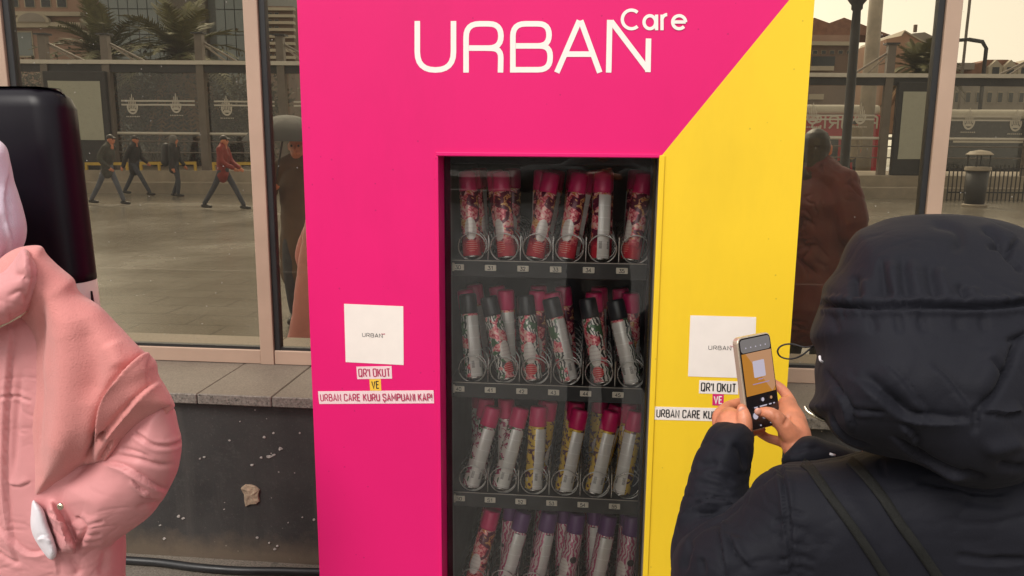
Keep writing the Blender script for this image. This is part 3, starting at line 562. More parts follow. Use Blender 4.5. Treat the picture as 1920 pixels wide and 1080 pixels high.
def inflate(acc, poly, Y0, T, R, Tb=None, step=6, tilt=(0, 0), c=(0, 0), subdiv=4):
    """a closed pillow whose outline is poly (image px) at depth Y0, bulging T metres towards the camera and Tb away"""
    Tb = T if Tb is None else Tb; P = smooth_closed(poly, subdiv); A, B = P, np.roll(P, -1, 0)
    lo, hi = P.min(0)-step, P.max(0)+step; us = np.arange(lo[0], hi[0]+step, step); vs2 = np.arange(lo[1], hi[1]+step, step); U, V = np.meshgrid(us, vs2); Q = np.stack([U.ravel(), V.ravel()], 1)
    ins = np.zeros(len(Q), bool)
    for i in range(len(A)):
        c1 = (A[i, 1] > Q[:, 1]) != (B[i, 1] > Q[:, 1]); xi = A[i, 0]+(Q[:, 1]-A[i, 1])/(B[i, 1]-A[i, 1]+1e-12)*(B[i, 0]-A[i, 0]); ins ^= c1 & (Q[:, 0] < xi)
    d, bi, bt = seg_dist(Q, A, B); near = A[bi]+bt[:, None]*(B[bi]-A[bi]); nu, nv_ = len(us), len(vs2)
    G = ins.reshape(nv_, nu); cell = G[:-1, :-1] | G[1:, :-1] | G[:-1, 1:] | G[1:, 1:]
    Q2 = np.where(ins[:, None], Q, near); dd = np.where(ins, d, 0); t = np.clip(dd/R, 0, 1); g = np.sqrt(np.clip(1-(1-t)**2, 0, 1))
    base = Y0+tilt[0]*(Q2[:, 0]-c[0])+tilt[1]*(Q2[:, 1]-c[1])
    D = FW[None]+RT[None]*((Q2[:, :1]-W/2)/F)-UP[None]*((Q2[:, 1:]-H/2)/F)
    pos = lambda Y: CAM[None]+D*((Y-CAM[1])/D[:, 1])[:, None]
    front, back = pos(base-T*g), pos(base+Tb*g); idx = {}; Vs, Fs = [], []
    def vid(k, side):
        key = (k, side if ins[k] else 0)
        if key not in idx: idx[key] = len(Vs); Vs.append(tuple(front[k] if side == 0 else back[k]))
        return idx[key]
    js, is_ = np.nonzero(cell)
    for j, i in zip(js, is_):
        q = (j*nu+i, j*nu+i+1, (j+1)*nu+i+1, (j+1)*nu+i)
        f = [vid(k, 0) for k in q]; b = [vid(k, 1) for k in q]; Fs.append(f[::-1]); 
        if len(set(b)-set(f)) > 0: Fs.append(b)
    n = len(acc[0]); acc[0].extend(Vs); acc[1].extend([tuple(x+n for x in f) for f in Fs])
def limb(acc, pts, rs, n=14, sub=5, flat=None):              # tapered round loft through pts, hemispherical ends; flat = (axis, factor) squashes the section
    P = [np.array(p, float) for p in pts]; m = len(P); path, rad = [], []
    for i in range(m-1):
        a, b, c, d = P[max(i-1, 0)], P[i], P[i+1], P[min(i+2, m-1)]
        for k in range(sub): t = k/sub; path.append(.5*(2*b+(c-a)*t+(2*a-5*b+4*c-d)*t*t+(3*b-a-3*c+d)*t**3)); rad.append(rs[i]+(rs[i+1]-rs[i])*t)
    path.append(P[-1]); rad.append(rs[-1])
    t0 = path[0]-path[1]; t0 /= np.linalg.norm(t0); t1 = path[-1]-path[-2]; t1 /= np.linalg.norm(t1); pre, post = [], []
    for a in (.98, .8, .5): pre.append((path[0]+t0*rad[0]*a, rad[0]*math.sqrt(1-a*a))); post.append((path[-1]+t1*rad[-1]*a, rad[-1]*math.sqrt(1-a*a)))
    allp = pre+list(zip(path, rad))+post[::-1]; V = []; x = np.cross(t0, [.3, .5, .8]); x /= np.linalg.norm(x); M = len(allp)
    for i in range(M):
        p, r = allp[i]; t = allp[min(i+1, M-1)][0]-allp[max(i-1, 0)][0]; t = t/np.linalg.norm(t); x = x-t*(x@t); x /= np.linalg.norm(x); y = np.cross(t, x)
        for k in range(n):
            o = (x*math.cos(2*math.pi*k/n)+y*math.sin(2*math.pi*k/n))*r
            if flat is not None: fa = np.array(flat[0], float); fa /= np.linalg.norm(fa); o = o-fa*(o@fa)*(1-flat[1])
            V.append(tuple(p+o))
    Fs = [(i*n+k, i*n+(k+1) % n, (i+1)*n+(k+1) % n, (i+1)*n+k) for i in range(M-1) for k in range(n)]+[tuple(range(n-1, -1, -1)), tuple(range((M-1)*n, M*n))]
    q = len(acc[0]); acc[0].extend(V); acc[1].extend([tuple(a+q for a in f) for f in Fs])
def ball(acc, c, r, n=16):                                   # ellipsoid
    c = np.array(c, float); r = np.array(r if hasattr(r, '__len__') else (r, r, r), float); V = []; m = n//2
    for i in range(m+1):
        th = math.pi*(i+.02)/(m+.04)
        for k in range(n): V.append(tuple(c+r*np.array([math.sin(th)*math.cos(2*math.pi*k/n), math.sin(th)*math.sin(2*math.pi*k/n), math.cos(th)])))
    Fs = [(i*n+k, (i+1)*n+k, (i+1)*n+(k+1) % n, i*n+(k+1) % n) for i in range(m) for k in range(n)]+[tuple(range(n)), tuple(range((m+1)*n-1, m*n-1, -1))]
    q = len(acc[0]); acc[0].extend(V); acc[1].extend([tuple(a+q for a in f) for f in Fs])
def union(acc, vox, smooth=3, lam=.5):                       # one continuous skin round all the pieces
    me = bpy.data.meshes.new('u'); me.from_pydata(acc[0], [], acc[1]); bm = bmesh.new(); bm.from_mesh(me); bm.to_mesh(me); bm.free()
    o = bpy.data.objects.new('u', me); COL.objects.link(o); md = o.modifiers.new('r', 'REMESH'); md.mode = 'VOXEL'; md.voxel_size = vox; md.adaptivity = 0
    dg = bpy.context.evaluated_depsgraph_get(); ev = o.evaluated_get(dg); out = bpy.data.meshes.new_from_object(ev); bpy.data.objects.remove(o); bpy.data.meshes.remove(me)
    n = len(out.vertices); co = np.empty(n*3); out.vertices.foreach_get('co', co); co = co.reshape(-1, 3); e = np.empty(len(out.edges)*2, int); out.edges.foreach_get('vertices', e); e = e.reshape(-1, 2)
    deg = np.bincount(e.ravel(), minlength=n)
    def lap(c):
        s = np.stack([np.bincount(e[:, 0], c[e[:, 1], k], n)+np.bincount(e[:, 1], c[e[:, 0], k], n) for k in range(3)], 1); return s/np.maximum(deg, 1)[:, None]
    for _ in range(smooth): co = co+lam*(lap(co)-co)
    out.vertices.foreach_set('co', co.ravel()); out.update(); out['_ok'] = 1; return out, co, lap
def normals(me): n = np.empty(len(me.vertices)*3); me.vertex_normals.foreach_get('vector', n); return n.reshape(-1, 3)
def vnoise(co, sc, seed=0, amp=(1, 1, 1)):
    a = Vector(amp); s = Vector((seed*13.7, seed*7.1, seed*3.3)); return np.array([mnoise.noise(Vector((p[0]*a[0], p[1]*a[1], p[2]*a[2]))*sc+s) for p in co])
def fold(me, lines, post=1, lap=None):
    """press seams, creases and folds into the side facing the camera; each line = (kind, px points, width px, depth m)"""
    n = len(me.vertices); co = np.empty(n*3); me.vertices.foreach_get('co', co); co = co.reshape(-1, 3); no = normals(me)
    vd = CAM-co; vd /= np.linalg.norm(vd, axis=1)[:, None]; facing = np.clip(((no*vd).sum(1)-.0)*3, 0, 1); uv = proj(co); disp = np.zeros(n)
    for kind, pts, w, dep in lines:
        P = np.array(pts, float)
        if len(P) > 2:
            Q = [P[0]]
            for i in range(len(P)-1):
                a, b, c, d = P[max(i-1, 0)], P[i], P[i+1], P[min(i+2, len(P)-1)]
                for k in range(1, 5): t = k/4; Q.append(.5*(2*b+(c-a)*t+(2*a-5*b+4*c-d)*t*t+(3*b-a-3*c+d)*t**3))
            P = np.array(Q)
        lo, hi = P.min(0)-w*5, P.max(0)+w*5; m = np.nonzero(((uv > lo) & (uv < hi)).all(1) & (facing > 0))[0]
        if not len(m): continue
        A, B = P[:-1], P[1:]; d, bi, bt = seg_dist(uv[m], A, B); L = np.hypot(*(B-A).T); cum = np.concatenate([[0], np.cumsum(L)]); s = (cum[bi]+bt*L[bi])/cum[-1]
        dv = B[bi]-A[bi]; rel = uv[m]-A[bi]; sd = np.sign(dv[:, 0]*rel[:, 1]-dv[:, 1]*rel[:, 0])*d; endf = np.clip(np.minimum(s, 1-s)*5, 0, 1) if kind != 'seam' else np.ones(len(s)); over = ((s <= 0) | (s >= 1)); endf = endf*np.where(over, np.exp(-(d/w)**2), 1)
        if kind == 'seam': f = -np.exp(-(sd/w)**2)+.45*np.exp(-((np.abs(sd)-2.4*w)/(1.5*w))**2)
        elif kind == 'ridge': f = np.exp(-(sd/w)**2)
        elif kind == 'crease': f = -np.exp(-(sd/w)**2)
        else: f = np.where(sd > 0, np.exp(-np.abs(sd)/(1.6*w))*np.clip(np.abs(sd)/(.25*w), 0, 1), -.8*np.exp(-np.abs(sd)/(.5*w))*np.clip(np.abs(sd)/(.2*w)+.3, 0, 1))
        disp[m] += f*endf*dep*facing[m]*1.25
    co = co+no*disp[:, None]
    if lap is not None:
        for _ in range(post): co = co+.35*(lap(co)-co)
    me.vertices.foreach_set('co', co.ravel()); me.update(); return co
def puff(me, amp, sc, seed=1, stretch=(1, 1, 1)):
    n = len(me.vertices); co = np.empty(n*3); me.vertices.foreach_get('co', co); co = co.reshape(-1, 3); co = co+normals(me)*(vnoise(co, sc, seed, stretch)*amp)[:, None]; me.vertices.foreach_set('co', co.ravel()); me.update()
def crinkle(me, amp, sc, seed=1, stretch=(1, 1, 1)):                # sharp little creases of thin nylon
    n = len(me.vertices); co = np.empty(n*3); me.vertices.foreach_get('co', co); co = co.reshape(-1, 3); w = vnoise(co, sc*.6, seed+5, stretch)*.35/sc*2; q = co+np.stack([w, w, -w], 1)
    a = np.abs(vnoise(q, sc, seed, stretch)); b = np.abs(vnoise(q, sc*2.1, seed+2, stretch)); mask = np.clip(vnoise(co, 5, seed+9)*2+.55, 0, 1)
    co = co-normals(me)*(amp*mask*(np.exp(-a*14)+.5*np.exp(-b*14)))[:, None]; me.vertices.foreach_set('co', co.ravel()); me.update()
def soft(name, me, m, parent, **k): return link(name, me, MATS[m], parent, smooth=True, **k)
def ik(a, b, l1, l2, bend):
    a, b, bend = np.array(a, float), np.array(b, float), np.array(bend, float); d = b-a; L = min(np.linalg.norm(d), (l1+l2)*.999); d /= np.linalg.norm(d); x = (l1*l1-l2*l2+L*L)/(2*L); h = math.sqrt(max(l1*l1-x*x, 0)); bend = bend-d*(bend@d); bend /= np.linalg.norm(bend)+1e-9; return a+d*x+bend*h

def legs_and_shoes(e, hipc, fwd, side, footl, footr, trousers='denim', shoes='shoe_dark', r=.075, vox=.014):
    """trousers and shoes of a standing or walking person; footl/footr are the ankles"""
    hipc, fwd, side = np.array(hipc), np.array(fwd), np.array(side); acc = ([], []); ball(acc, hipc+np.array([0, 0, .02]), (.15, .13, .12))
    leg = hipc[2]-.09; kn = []
    for s, ft in ((-1, footl), (1, footr)):
        hp = hipc+side*s*.085; k = ik(hp, ft, leg*.52, leg*.5, fwd); kn.append((hp, k)); limb(acc, [hp, k, np.array(ft)+np.array([0, 0, .02])], [r*1.15, r*.85, r*.72])
    me, co, lap = union(acc, vox, 2); soft('trousers', me, trousers, e)
    for s, ft in ((-1, footl), (1, footr)):
        acc = ([], []); ft = np.array(ft); limb(acc, [ft-fwd*.05+np.array([0, 0, -.04]), ft+fwd*.07+np.array([0, 0, -.05]), ft+fwd*.15+np.array([0, 0, -.055])], [.042, .042, .034]); limb(acc, [ft+np.array([0, 0, .03]), ft+np.array([0, 0, -.04])], [.045, .045])
        for i, p in enumerate(acc[0]):
            if p[2] < ft[2]-.09: acc[0][i] = (p[0], p[1], ft[2]-.09)
        me, co, lap = union(acc, .008, 2); soft('shoe', me, shoes, e)
    return kn
def head_pieces(acc, c, fwd, s=1.0):                         # head with brow, nose, chin, ears and neck in the same skin
    c, fwd = np.array(c, float), np.array(fwd, float); side = np.cross(fwd, [0, 0, 1.]); up = np.array([0, 0, 1.])
    ball(acc, c+up*.02*s, (.078*s, .092*s, .105*s)); ball(acc, c+fwd*.03*s-up*.045*s, (.058*s, .06*s, .07*s)); limb(acc, [c+fwd*.085*s+up*.015*s, c+fwd*.108*s-up*.02*s], [.010*s, .016*s]); limb(acc, [c+fwd*.085*s-up*.055*s-side*.018, c+fwd*.088*s-up*.055*s+side*.018], [.011*s, .011*s])
    for k in (-1, 1): limb(acc, [c+side*k*.078*s+up*.02*s, c+side*k*.080*s-up*.02*s], [.016*s, .012*s])
    limb(acc, [c-up*.06*s, c-up*.19*s], [.055*s, .062*s])
def eyes(e, c, fwd, s=1.0):
    c, fwd = np.array(c, float), np.array(fwd, float); side = np.cross(fwd, [0, 0, 1.])
    for k in (-1, 1):
        acc = ([], []); ball(acc, c+fwd*.083*s+side*k*.031*s+np.array([0, 0, .012*s]), .0115*s, 10); me = bpy.data.meshes.new('eye'); me.from_pydata(acc[0], [], acc[1]); soft('eye', me, 'eye_dark', e)
mat('eye_dark', (.02, .015, .012), .15, var=.1)
def hand_pieces(acc, wr, d, side, s=1.0, curl=.5):           # relaxed hand: palm, four unequal fingers, thumb from the side
    wr, d, side = np.array(wr, float), np.array(d, float), np.array(side, float); d /= np.linalg.norm(d); side -= d*(side@d); side /= np.linalg.norm(side); n = np.cross(d, side)
    limb(acc, [wr, wr+d*.05*s, wr+d*.085*s], [.024*s, .034*s, .036*s], flat=(n, .45))
    for k, L in ((-1.5, .07), (-.5, .082), (.5, .078), (1.5, .06)):
        b = wr+d*.085*s+side*k*.019*s; limb(acc, [b, b+d*L*.5*s+n*.012*curl*s, b+d*L*.85*s+n*.045*curl*s], [.0095*s, .009*s, .0078*s], n=8)
    b = wr+d*.03*s-side*.028*s; limb(acc, [b, b+d*.03*s-side*.022*s, b+d*.06*s-side*.026*s+n*.01], [.013*s, .011*s, .009*s], n=8)

def human(name, label, pos, heading, Ht, coat, coatlen=.82, trousers='denim', step=(0, 0), hands=None, hair='cap', hairmat='hair_dark', lean=.0, cat='person', group=None, extra=None, rough=.016, coatr=1.0, skirt=False, crk=0.):
    """whole person from proportions: heading = direction faced, step = forward offset of the two feet, hands = two targets (forward, side, up)"""
    e = thing(name, (pos[0], pos[1], 0), label, cat, group); k = Ht/1.72; f = np.array([math.cos(heading), math.sin(heading), 0]); s = np.cross(f, [0, 0, 1.]); o = np.array([pos[0], pos[1], 0.]); up = np.array([0, 0, 1.])
    L = lambda a, b, c: o+f*a*k+s*b*k+up*c*k
    hip = L(0, 0, .93-.02*abs(step[0]-step[1])); ft = [L(step[0], -.09, .10+(.03 if step[0] < -.2 else 0)), L(step[1], .09, .10+(.03 if step[1] < -.2 else 0))]
    legs_and_shoes(e, hip, f, s, ft[0], ft[1], trousers, vox=rough)
    ch = L(lean*.5, 0, 1.25); nk = L(lean*.8, 0, 1.47); hc = L(lean*1.0+.02, 0, 1.60); sh = [L(lean*.65, -.18, 1.40), L(lean*.65, .18, 1.40)]
    hd = hands or [(-.12, -.24, .80), (.2, .24, .84)]; tg = [L(*h) for h in hd]; el = [ik(sh[i], tg[i], .29*k, .27*k, -f*.9+s*(.45 if i else -.45)-up*.1) for i in (0, 1)]
    body = ([], []); head_pieces(body, hc, f, k); limb(body, [hip, ch, nk], [.11*k, .12*k, .07*k])
    for i in (0, 1):
        limb(body, [sh[i], el[i], tg[i]], [.05*k, .042*k, .03*k]); d = tg[i]-el[i]; hand_pieces(body, tg[i], d, f if i == 0 else f, k); limb(body, [hip+s*(.085 if i else -.085)*k, ik(hip+s*(.085 if i else -.085)*k, ft[i], (hip[2]-.09)*.52, (hip[2]-.09)*.5, f), ft[i]], [.05*k, .04*k, .03*k])
    me, co, lap = union(body, .0085, 2); soft('body', me, 'skin', e); eyes(e, hc, f, k)
    c = ([], []); w = coatr; zc = coatlen*k; limb(c, [L(lean*.75, 0, 1.44), L(lean*.55, 0, 1.28), L(.0, 0, 1.0), L(-.01, 0, zc/k)], [.10*k*w, .175*k*w, .165*k*w, (.20 if skirt else .175)*k*w], n=20, flat=(f, .78)); limb(c, [sh[0], nk, sh[1]], [.075*k*w, .085*k*w, .075*k*w]); limb(c, [nk-up*.03, nk+up*.045*k], [.08*k, .078*k])
    for i in (0, 1): limb(c, [sh[i], el[i], tg[i]], [.078*k*w, .068*k*w, .052*k*w])
    me, co, lap = union(c, rough*.8, 3); puff(me, .012, 9, int(abs(pos[0])*10) % 17); 
    if crk: crinkle(me, crk, 7, 3)
    soft('coat', me, coat, e)
    h = ([], [])
    if hair == 'cap': ball(h, hc+up*.052*k-f*.008, (.09*k, .098*k, .085*k)); limb(h, [hc+f*.07*k+up*.06*k, hc+f*.125*k+up*.05*k], [.05*k, .04*k], flat=(up, .25))
    elif hair == 'hood': ball(h, hc+up*.02*k-f*.035, (.115*k, .115*k, .135*k)); limb(h, [nk-f*.02, hc-f*.03], [.1*k, .11*k])
    elif hair == 'long': ball(h, hc+up*.03*k-f*.028, (.093*k, .095*k, .108*k)); limb(h, [hc-f*.04, hc-f*.06-up*.16*k, hc-f*.07-up*.28*k], [.085*k, .08*k, .05*k])
    else: ball(h, hc+up*.045*k-f*.02, (.086*k, .096*k, .09*k))
    me, co, lap = union(h, .009 if not crk else .006, 2)
    if crk: crinkle(me, .016, 14, 5, (1, 1, .25))
    soft({'cap': 'cap', 'hood': 'hood'}.get(hair, 'hair'), me, hairmat, e)
    return e, L, f, s, k, tg

# ------------------------------------------------------------------ person in pink at the left edge
pk = thing('person', (-1.05, -.27, 0), 'person in pink puffer coat and pink fleece shawl, hand in pocket', 'person')
PF = np.array([.15, -1, 0.]); PF /= np.linalg.norm(PF); PS = np.cross(PF, [0, 0, 1.])
hcen = atY(-95, 395, -.21)
acc = ([], []); head_pieces(acc, hcen, PF, 1.0); limb(acc, [(hcen[0], -.22, .95), (hcen[0], -.22, 1.2), hcen-np.array([0, 0, .14])], [.12, .12, .06])
_els = atY(275, 860, -.27); _wr = atY(125, 1000, -.34); _sh = atY(120, 600, -.24); limb(acc, [_sh, _els, _wr], [.045, .04, .028]); hand_pieces(acc, _wr, atY(40, 1050, -.27)-_wr, np.array([0, 0, 1.]), .85)
_sh2 = 2*hcen-_sh; _sh2[2] = _sh[2]; _el2 = _sh2+np.array([-.07, .03, -.28]); _wr2 = _el2+np.array([.12, -.14, -.2]); limb(acc, [_sh2, _el2, _wr2], [.045, .04, .028]); hand_pieces(acc, _wr2, (.7, .1, -.6), np.array([0, 0, 1.]), .95)
for sgn in (-1, 1): limb(acc, [(hcen[0]+.09*sgn, -.22, .93), (hcen[0]+.09*sgn, -.22, .1)], [.06, .04])
me, co, lap = union(acc, .006, 2); soft('body', me, 'skin', pk); eyes(pk, hcen, PF)
legs_and_shoes(pk, (hcen[0], -.22, .86), PF, PS, (hcen[0]-.1, -.24, .10), (hcen[0]+.1, -.24, .10))
# coat: body, collar, both sleeves
acc = ([], [])
inflate(acc, [(-390, 640), (-330, 540), (-230, 490), (-90, 480), (10, 490), (90, 520), (170, 600), (215, 720), (232, 860), (236, 1000), (236, 1080), (240, 1300), (246, 1420), (-360, 1420), (-400, 1100)], -.235, .145, 150, Tb=.12, step=8)
inflate(acc, [(300, 742), (324, 757), (337, 803), (341, 828), (337, 875), (327, 900), (312, 926), (302, 941), (283, 967), (261, 985), (233, 1004), (201, 1026), (176, 1037), (160, 1041), (146, 1035), (141, 1022), (128, 1000), (112, 972), (100, 945), (108, 905), (140, 880), (175, 850), (215, 790), (255, 750)], -.325, .095, 95, Tb=.07, step=5)
inflate(acc, [(141, 1020), (143, 1034), (124, 1039), (109, 1036), (101, 1005), (92, 975), (84, 955), (96, 938), (112, 960), (130, 995)], -.375, .045, 26, Tb=.05, step=3)
inflate(acc, [(-80, 540), (0, 512), (25, 490), (41, 466), (55, 470), (68, 493), (74, 515), (68, 544), (57, 569), (49, 584), (25, 600), (0, 612), (-80, 640)], -.405, .06, 40, Tb=.15, step=4)
inflate(acc, [(-330, 560), (-420, 640), (-470, 800), (-460, 900), (-400, 980), (-300, 1010), (-270, 960), (-330, 850), (-310, 700)], -.27, .08, 90, step=8)
me, co, lap = union(acc, .0033, 5)
seams = [('seam', [(253, 812), (285, 834), (318, 836), (341, 829)], 3, .0045), ('fold', [(189, 868), (225, 873), (262, 893), (300, 915), (318, 918)], 9, .010), ('crease', [(205, 850), (250, 860), (300, 872), (330, 868)], 5, .006), ('crease', [(225, 838), (262, 850), (285, 862)], 4, .005), ('fold', [(247, 896), (262, 912), (281, 920)], 5, .007),
         ('fold', [(310, 928), (290, 932), (262, 925)], 6, .006), ('crease', [(308, 940), (280, 945), (255, 952)], 5, .004),
         ('seam', [(145, 972), (160, 990), (152, 1012), (143, 1036)], 4, .006), ('crease', [(160, 1002), (178, 1004), (190, 1000)], 3, .004), ('crease', [(156, 1014), (176, 1018), (194, 1012)], 3, .004), ('crease', [(152, 1026), (170, 1030), (188, 1026)], 3, .004), ('crease', [(163, 985), (182, 982), (195, 978)], 3, .003), ('fold', [(88, 960), (110, 975), (130, 988)], 4, .005),
         ('fold', [(13, 560), (22, 640), (15, 740), (10, 860), (14, 960), (30, 1040), (45, 1080)], 9, .008), ('crease', [(40, 690), (30, 790), (24, 900)], 6, .005), ('fold', [(60, 900), (35, 910), (10, 906)], 5, .005), ('fold', [(0, 985), (30, 1020), (60, 1038), (100, 1030)], 7, .008), ('crease', [(-10, 1030), (20, 1050), (42, 1056)], 4, .005), ('seam', [(0, 745), (28, 744), (57, 752)], 2.5, .003),
         ('fold', [(107, 1040), (110, 1080)], 6, .006), ('crease', [(130, 1045), (150, 1080)], 6, .006), ('crease', [(200, 1030), (190, 1080)], 8, .004), ('crease', [(12, 560), (30, 548), (45, 550), (50, 572)], 4, .004), ('seam', [(60, 480), (66, 515), (58, 545), (47, 575)], 2.5, .003), ('crease', [(20, 520), (40, 515), (52, 530)], 6, .004)]
for k in range(8): u = 104+k*5; seams.append(('crease', [(u+4, 1000+k*3.2-34+8), (u-1, 1020+k*1.5-8), (u-2+k*.6, 1038)], 2.4, .0032))
fold(me, seams, 1, lap); puff(me, .003, 16, 3); crinkle(me, .0022, 16, 3, (.7, .7, 1.3)); soft('coat', me, 'pink_puffer', pk)
acc = ([], [])
inflate(acc, [(-235, 430), (-225, 330), (-170, 268), (-90, 240), (-30, 250), (9, 271), (19, 298), (26, 336), (36, 361), (47, 402), (51, 427), (47, 453), (41, 468), (24, 487), (0, 513), (-60, 545), (-150, 535), (-215, 490)], -.19, .10, 110, Tb=.14, step=6)
me, co, lap = union(acc, .005, 4); fold(me, [('fold', [(20, 300), (10, 380), (22, 440), (30, 475)], 10, .006), ('crease', [(0, 400), (15, 460), (5, 500)], 8, .006)], 1, lap); puff(me, .003, 18, 5); soft('hood', me, 'lilac_fleece', pk)
acc = ([], [])
inflate(acc, [(-20, 560), (-10, 500), (25, 468), (57, 459), (79, 461), (87, 475), (113, 500), (142, 522), (151, 545), (189, 572), (220, 607), (261, 651), (293, 677), (297, 700), (312, 726), (328, 757), (324, 768), (283, 797), (245, 825), (220, 841), (189, 867), (154, 875), (126, 897), (79, 929), (61, 934), (60, 891), (57, 834), (58, 759), (60, 690), (62, 640), (40, 600)], -.350, .085, 85, Tb=.09, step=5)
me, co, lap = union(acc, .0034, 5)
fold(me, [('fold', [(154, 877), (168, 852), (178, 812), (186, 770), (200, 735), (236, 692), (276, 662), (290, 676)], 11, .020), ('fold', [(176, 830), (214, 793), (261, 742), (300, 712)], 9, .014), ('crease', [(165, 868), (176, 835), (196, 806)], 7, .018), ('fold', [(225, 838), (261, 806), (300, 777), (326, 760)], 8, .010), ('ridge', [(110, 560), (128, 680), (120, 800), (90, 900)], 26, .010), ('crease', [(82, 540), (76, 640), (72, 760), (70, 880)], 9, .006), ('crease', [(150, 600), (175, 680), (165, 760)], 18, .007), ('ridge', [(205, 640), (225, 690)], 16, .006), ('fold', [(186, 862), (200, 835), (214, 815)], 6, .008)], 1, lap)
puff(me, .004, 12, 8); soft('shawl', me, 'pink_fleece', pk)
acc = ([], []); inflate(acc, [(61, 937), (68, 941), (82, 957), (91, 985), (101, 1011), (107, 1033), (104, 1045), (94, 1050), (79, 1033), (63, 1007), (57, 985), (58, 960)], -.392, .022, 16, Tb=.04, step=3)
me, co, lap = union(acc, .0028, 3); fold(me, [('fold', [(68, 1012), (82, 1005), (100, 1015)], 4, .005)], 1, lap); soft('cuff', me, 'white_cotton', pk)
p = atY(91, 965, -.47); MB().lathe((p[0], p[1]+.035, p[2]), [(.0062, 0), (.0062, .003), (.004, .0045)], 14, (0, -1, .1)).build('snap_button', MATS['zipper_metal'], pk)
zp = [atY(u, v, y) for u, v, y in ((-30, 620, -.412), (0, 612, -.414), (20, 602, -.414), (38, 592, -.414), (49, 582, -.412))]; MB().tube(zp, .0028, 8).build('zipper', MATS['zipper_metal'], pk, smooth=True)

# ------------------------------------------------------------------ person in the dark hooded coat, seen from behind
nv_ = thing('person', (.40, -.58, 0), 'person in black hooded puffer coat holding up a phone', 'person')
NF = np.array([-.45, .9, 0.]); NF /= np.linalg.norm(NF); NS = np.cross(NF, [0, 0, 1.])
A3 = lambda u, v, y: atY(u, v, y)
hc2 = atY(1770, 640, -.60); acc = ([], []); ball(acc, hc2, (.085, .095, .11)); limb(acc, [hc2+NF*.085, hc2+NF*.105-np.array([0, 0, .03])], [.01, .015]); limb(acc, [hc2, hc2-np.array([0, 0, .22]), (hc2[0], -.6, .9)], [.06, .1, .1])
# right hand: palm, thumb on the screen, fingers round the back
limb(acc, [A3(1548, 890, -.50), A3(1500, 846, -.470), A3(1490, 816, -.445), A3(1483, 785, -.415), A3(1475, 758, -.392)], [.02, .024, .027, .024, .015])
limb(acc, [A3(1496, 832, -.462), A3(1480, 812, -.466), A3(1457, 784, -.468), A3(1440, 774, -.464), A3(1425, 773, -.456)], [.018, .0165, .0125, .0105, .0082], n=10)
limb(acc, [A3(1490, 782, -.41), A3(1481, 752, -.385), A3(1466, 730, -.362), A3(1446, 716, -.352)], [.013, .0105, .0092, .0082], n=10)
limb(acc, [A3(1487, 800, -.405), A3(1474, 775, -.37), A3(1448, 755, -.348), A3(1425, 745, -.345)], [.013, .010, .009, .008], n=10)
limb(acc, [A3(1484, 818, -.41), A3(1466, 800, -.375), A3(1440, 785, -.352), A3(1420, 778, -.35)], [.012, .010, .009, .008], n=10)
limb(acc, [A3(1486, 838, -.43), A3(1463, 828, -.405), A3(1442, 822, -.392), A3(1424, 812, -.388)], [.012, .0092, .0082, .0075], n=10)
# left hand: thumb along the near edge, fingers behind
limb(acc, [A3(1372, 860, -.50), A3(1374, 815, -.475), A3(1372, 795, -.455), A3(1368, 782, -.435)], [.026, .025, .028, .018])
limb(acc, [A3(1392, 822, -.485), A3(1396, 800, -.487), A3(1395, 781, -.483), A3(1391, 766, -.474)], [.015, .0135, .0118, .0088], n=10)
limb(acc, [A3(1352, 806, -.455), A3(1348, 781, -.432), A3(1363, 764, -.402), A3(1384, 756, -.382), A3(1404, 752, -.372)], [.0135, .0118, .0102, .0092, .008], n=10)
limb(acc, [A3(1358, 808, -.445), A3(1356, 790, -.41), A3(1376, 778, -.38), A3(1405, 772, -.368)], [.0125, .0108, .0095, .008], n=10)
limb(acc, [A3(1366, 815, -.445), A3(1374, 803, -.405), A3(1394, 795, -.382), A3(1412, 790, -.375)], [.012, .0105, .009, .008], n=10)
limb(acc, [A3(1385, 825, -.455), A3(1400, 814, -.42), A3(1416, 808, -.402), A3(1428, 805, -.395)], [.0115, .0095, .0085, .0075], n=10)
limb(acc, [A3(1372, 860, -.50), A3(1345, 1010, -.58), A3(1480, 960, -.6)], [.026, .04, .045]); limb(acc, [A3(1548, 890, -.50), A3(1760, 1010, -.5), A3(1980, 960, -.6)], [.02, .035, .045]); limb(acc, [A3(1480, 960, -.6), A3(1730, 920, -.6), A3(1980, 960, -.6)], [.04, .04, .04])
for sgn in (-1, 1): limb(acc, [(hc2[0]+.08*sgn, -.6, .9), (hc2[0]+.08*sgn, -.6, .1)], [.055, .04])
me, co, lap = union(acc, .0027, 3, .4)
fold(me, [('crease', [(1452, 768), (1456, 780), (1453, 792)], 2, .0012), ('crease', [(1437, 767), (1440, 774), (1438, 781)], 1.6, .0008), ('crease', [(1482, 776), (1474, 792), (1470, 800)], 4, .003), ('crease', [(1468, 742), (1476, 740)], 2, .0012), ('crease', [(1384, 778), (1400, 779)], 1.6, .001), ('crease', [(1352, 775), (1360, 780)], 2, .001)], 1, lap)
soft('body', me, 'skin', nv_)
for u, v, y, ax in ((1421, 771.5, -.4665, (-.9, -.4, .3)), (1391, 769, -.4835, (0, -.9, .3))):
    acc = ([], []); ball(acc, A3(u, v, y), (.0058, .0025, .0062), 12); m_ = bpy.data.meshes.new('nail'); m_.from_pydata(acc[0], [], acc[1]); soft('nail', m_, 'nail', nv_)
legs_and_shoes(nv_, (hc2[0], -.58, .80), NF, NS, (hc2[0]-.09, -.58, .10), (hc2[0]+.09, -.6, .10))
acc = ([], [])
